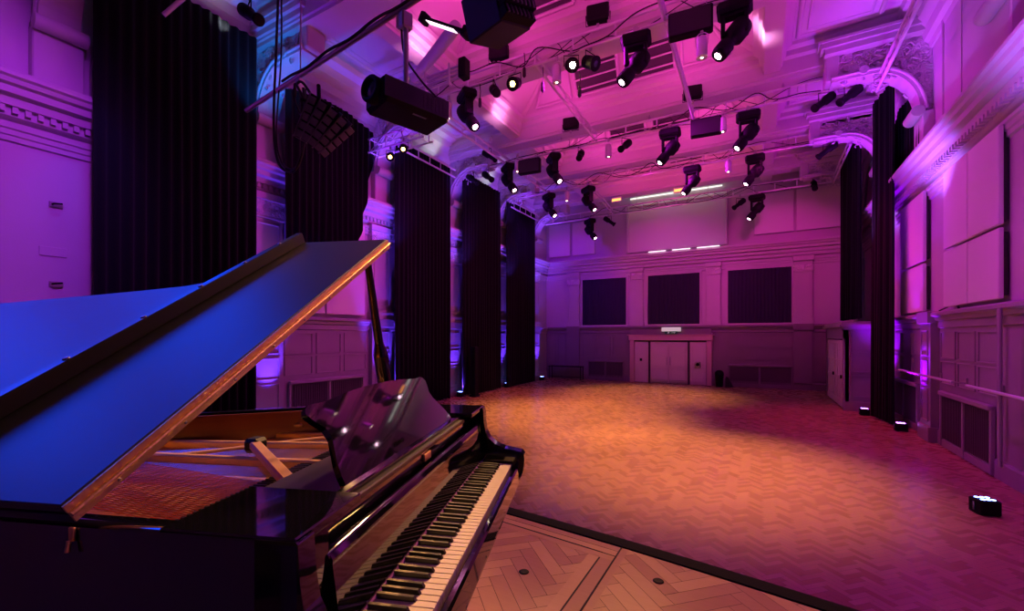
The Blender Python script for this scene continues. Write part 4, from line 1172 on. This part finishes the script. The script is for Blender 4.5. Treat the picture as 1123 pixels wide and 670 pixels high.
for y in (.70, 1.6): part(MB().bbox(-.134,-.126,y-.03,y+.03,.990,1.016,.002), 'spine_hinge', M_brass)
part(MB().bbox(-.1315,-.126,.466,.478,.972,.998,.002).tube([(-.134,.472,.975),(-.137,.472,.955)], .004, 8), 'spine_catch', M_brass)
# prop stick
s0, s1 = Vector((1.29,.50,.95)), Vector((1.0,.466,1.012+.575*1.135-.002))
sd = s1-s0
pr = MB()
pr.tube([s0, s0+sd*.44], .034, 12); pr.tube([s0+sd*.44, s0+sd*.52], .034, 12, r1=.020); pr.tube([s0+sd*.52, s1], .020, 12, r1=.015)
part(pr, 'prop_stick', M_gloss)
# legs with castors
for (a, b) in ((-.02,.16), (1.2,.20), (.30,1.85)):
    lg = MB().prism([(a-.055,b-.055),(a+.055,b-.055),(a+.055,b+.055),(a-.055,b+.055)], .50, .64)
    vs = []
    for (w, z) in ((.055,.50),(.036,.13)):
        vs += [(a-w,b-w,z),(a+w,b-w,z),(a+w,b+w,z),(a-w,b+w,z)]
    lg.add(vs, [(0,1,5,4),(1,2,6,5),(2,3,7,6),(3,0,4,7),(7,6,5,4)][:4])
    l_ = part(lg, 'leg', M_gloss)
    MB().tube([(a-.016,b,.04),(a+.016,b,.04)], .04, 14).bbox(a-.03,a+.03,b-.02,b+.02,.05,.135,.004).build('castor', M_brass, l_)

# ------------------------------------------------------------------ lights
def spot(loc, tgt, col, e, ang=60, blend=.6, r=.12, name='lamp'):
    l = bpy.data.lights.new(name, 'SPOT'); l.energy = e; l.color = col; l.spot_size = math.radians(ang); l.spot_blend = blend; l.shadow_soft_size = r
    o = link(bpy.data.objects.new(name, l)); o.location = loc
    o.rotation_euler = (Vector(tgt)-Vector(loc)).to_track_quat('-Z', 'Y').to_euler(); return o
def area(loc, tgt, col, e, sx, sy=None, name='wash', spread=180):
    l = bpy.data.lights.new(name, 'AREA'); l.energy = e; l.color = col; l.shape = 'RECTANGLE'; l.size = sx; l.size_y = sy or sx; l.spread = math.radians(spread)
    o = link(bpy.data.objects.new(name, l)); o.location = loc
    o.rotation_euler = (Vector(tgt)-Vector(loc)).to_track_quat('-Z', 'Y').to_euler(); return o
MAG = (1, .045, .50); PINK = (1, .06, .34); VIO = (.42, .01, 1); BLU = (.0, .12, 1); PUR = (.62, .06, 1); AMB = (1, .44, .15); RED = (1, .02, .10); COOL = (.8, .9, 1)
def E(x): return x
# ceiling washes aimed up: trusses, side cornices, added fill below the beams
for (x, y) in ((-5.6, 8.3), (-1.8, 8.3), (-5.6, 12.2), (-1.8, 12.2), (-5.6, 16), (-1.8, 16)):
    area((x, y, 9.2), (x, y, 12), MAG, E(42), .9)
for x in (-5.6, -1.8): area((x, 19.8, 9.1), (x, 19.8, 12), PINK, E(28), .8)
area((-4, 4.5, 9.0), (-4, 4.5, 12), (.55,.05,.9), E(40), 1.2)
for y in (5.0, 8.5, 12.3, 16.2, 20.0):
    spot((XL+.75, y, 7.0), (-5.2, y+.6, 10.2), (.30,.015,1), E(150), 100, .8, .15)
    spot((XR-.75, y, 7.0), (-1.6, y+.4, 10.2), (.85,.01,.75), E(190), 100, .8, .15)
for y in (7.0, 11.3, 15.6, 19.8):  # pink fill added under the beams, no fixture hangs there
    spot((-3.7, y, 7.9), (-3.7, y+1.2, 10.0), (1,.05,.34), E(95), 130, .9, .25)
# hot spots on the well edges
for y in (8.4, 12.3):
    spot((-7.05, y, 9.35), (-7.9, y+.2, 10.1), (1,.30,.75), E(60), 95, .8, .08)
spot((-.2, 12.2, 9.4), (.4, 12.4, 10.2), (1,.35,.8), E(50), 90, .8, .08)
# wall washes
for y in (5.5, 9.5, 13.5, 17.5):
    spot((-3.0, y, 8.7), (XR, y+1.0, 6.0), (.75,.008,.80), E(800), 75, .8, .3)
for (y, c, e) in ((.5, (.50,.03,1), 1500), (8.4, (.85,.02,.75), 1000), (12.3, (.9,.02,.6), 500), (16.2, (.9,.02,.6), 500)):
    spot((-4.2, y+1.2, 8.5), (XL, y, 4.6), c, E(e), 70, .8, .3)
for (x, c) in ((-9.0, (.30,.0,1)), (-4.0, (.85,.02,.60)), (.6, (.9,.02,.50))):
    spot((x, 16.5, 8.7), (x, YF, 5.2), c, E(820), 62, .8, .4)
# blue / violet uplights at the pilasters
for y in (6.55, 10.35, 14.25, 18.0, 21.8):
    spot((XL+.62, y, .3), (XL+.05, y, 6.0), (.12,.03,1), E(1300), 44, .6, .05)
    spot((XL+1.3, y-.9, 7.2), (XL+.6, y, 9.6), (.0,.22,1) if y < 8 else (.20,.05,1), E(170), 80, .8, .1)
for y in (13.75, 17.0):
    spot((XR-.62, y, .3), (XR-.08, y, 6.0), (.30,.0,1), E(1500), 44, .6, .05)
for y, e in ((8.3, 260), (12.6, 420), (16.6, 160)):
    spot((XR-1.2, y, 4.9), (XR-.2, y+.3, 7.2), (.38,.12,1), E(e), 95, .9, .06)
for y in (8.4, 12.2, 16.0, 19.8):
    spot((XL+1.3, y+1.7, 5.0), (XL+.25, y+2.0, 7.0), (.16,.06,1), E(150), 90, .9, .06)
for y in (9.2, 13.2, 17.2):
    spot((XR-1.6, y, 7.3), (XR-.5, y+.5, 9.8), (.5,.02,1), E(200), 90, .8, .1)
spot((2.68, 8.32, .25), (XR-.4, 8.6, 7.5), (.2,.15,1), E(120), 60, .8, .05)
# white work light leaking behind the drape tops
for y in (4.6, 12.4, 16.2): spot((XL+.75, y+.7, 9.15), (XL+.2, y, 10), COOL, E(16), 130, .8, .1)
area((-3.7, YF-.5, 9.75), (-3.7, YF-.1, 9.3), (1,.97,.9), E(7), 4.2, .1)
# warm floor
spot((-4.6, 12.5, 8.9), (-5.2, 12.5, 0), AMB, E(6800), 56, .9, .3)
spot((-1.6, 10.0, 8.9), (-1.3, 9.0, 0), AMB, E(6000), 50, .9, .3)
spot((-4.0, 18.0, 8.9), (-4.2, 18.5, 0), AMB, E(4200), 56, .9, .3)
spot((-7.0, 15.5, 8.8), (-7.6, 16.0, 0), (1,.22,.05), E(1200), 50, .9, .3)
spot((1.0, 16.0, 8.9), (2.9, 15, 0), RED, E(900), 60, .9, .3)
spot((0, 9.5, 8.9), (2.4, 8, 0), (.65,.01,.75), E(1500), 66, .9, .3)
# stage and piano
spot((-2.4, 9.3, 8.4), (-.6, 1.6, 1.3), (1,.42,.12), E(2000), 26, .7, .2)
spot((-3.6, 9.3, 8.4), (-1.75, .95, 1.9), (1,.46,.18), E(4500), 18, .7, .15)
spot((-5.2, 9.3, 8.5), (-1.9, .9, 1.9), (1,.50,.18), E(3500), 14, .7, .1)  # extra narrow spot added to warm the strings and plate inside
spot((.4, 9.3, 8.4), (0, 1.5, 1.0), (1,.25,.20), E(500), 36, .7, .2)
spot((-8.9, 3.0, 8.2), (XL, 3.0, 4.0), (.10,.08,1), E(260), 34, .9, .2)
area((-8.9, 1.7, 8.5), (-1.5, .8, 2.4), (.0,.06,1), E(22), 2.4, spread=70)
area((-9.2, -.9, 7.2), (-1.4, .4, 2.2), (.0,.06,1), E(22), 2.4, spread=70)
world = bpy.data.worlds.new('World'); S.world = world; world.use_nodes = True
world.node_tree.nodes['Background'].inputs[0].default_value = (.5,.1,.6,1); world.node_tree.nodes['Background'].inputs[1].default_value = .01

# ------------------------------------------------------------------ camera
cd = bpy.data.cameras.new('camera'); cam = link(bpy.data.objects.new('camera', cd))
cd.sensor_fit = 'HORIZONTAL'; cd.sensor_width = 36; cd.lens = 36*480/1123
cd.shift_y = 34/1123; cd.clip_start = .05
cam.location = (0, 0, 2.4)
cam.rotation_euler = (PI/2, 0, math.atan2(.4903, .8716))
S.camera = cam
S.view_settings.view_transform = 'Standard'; S.view_settings.look = 'None'; S.view_settings.exposure = 0; S.view_settings.gamma = 1
S.view_settings.use_curve_mapping = False
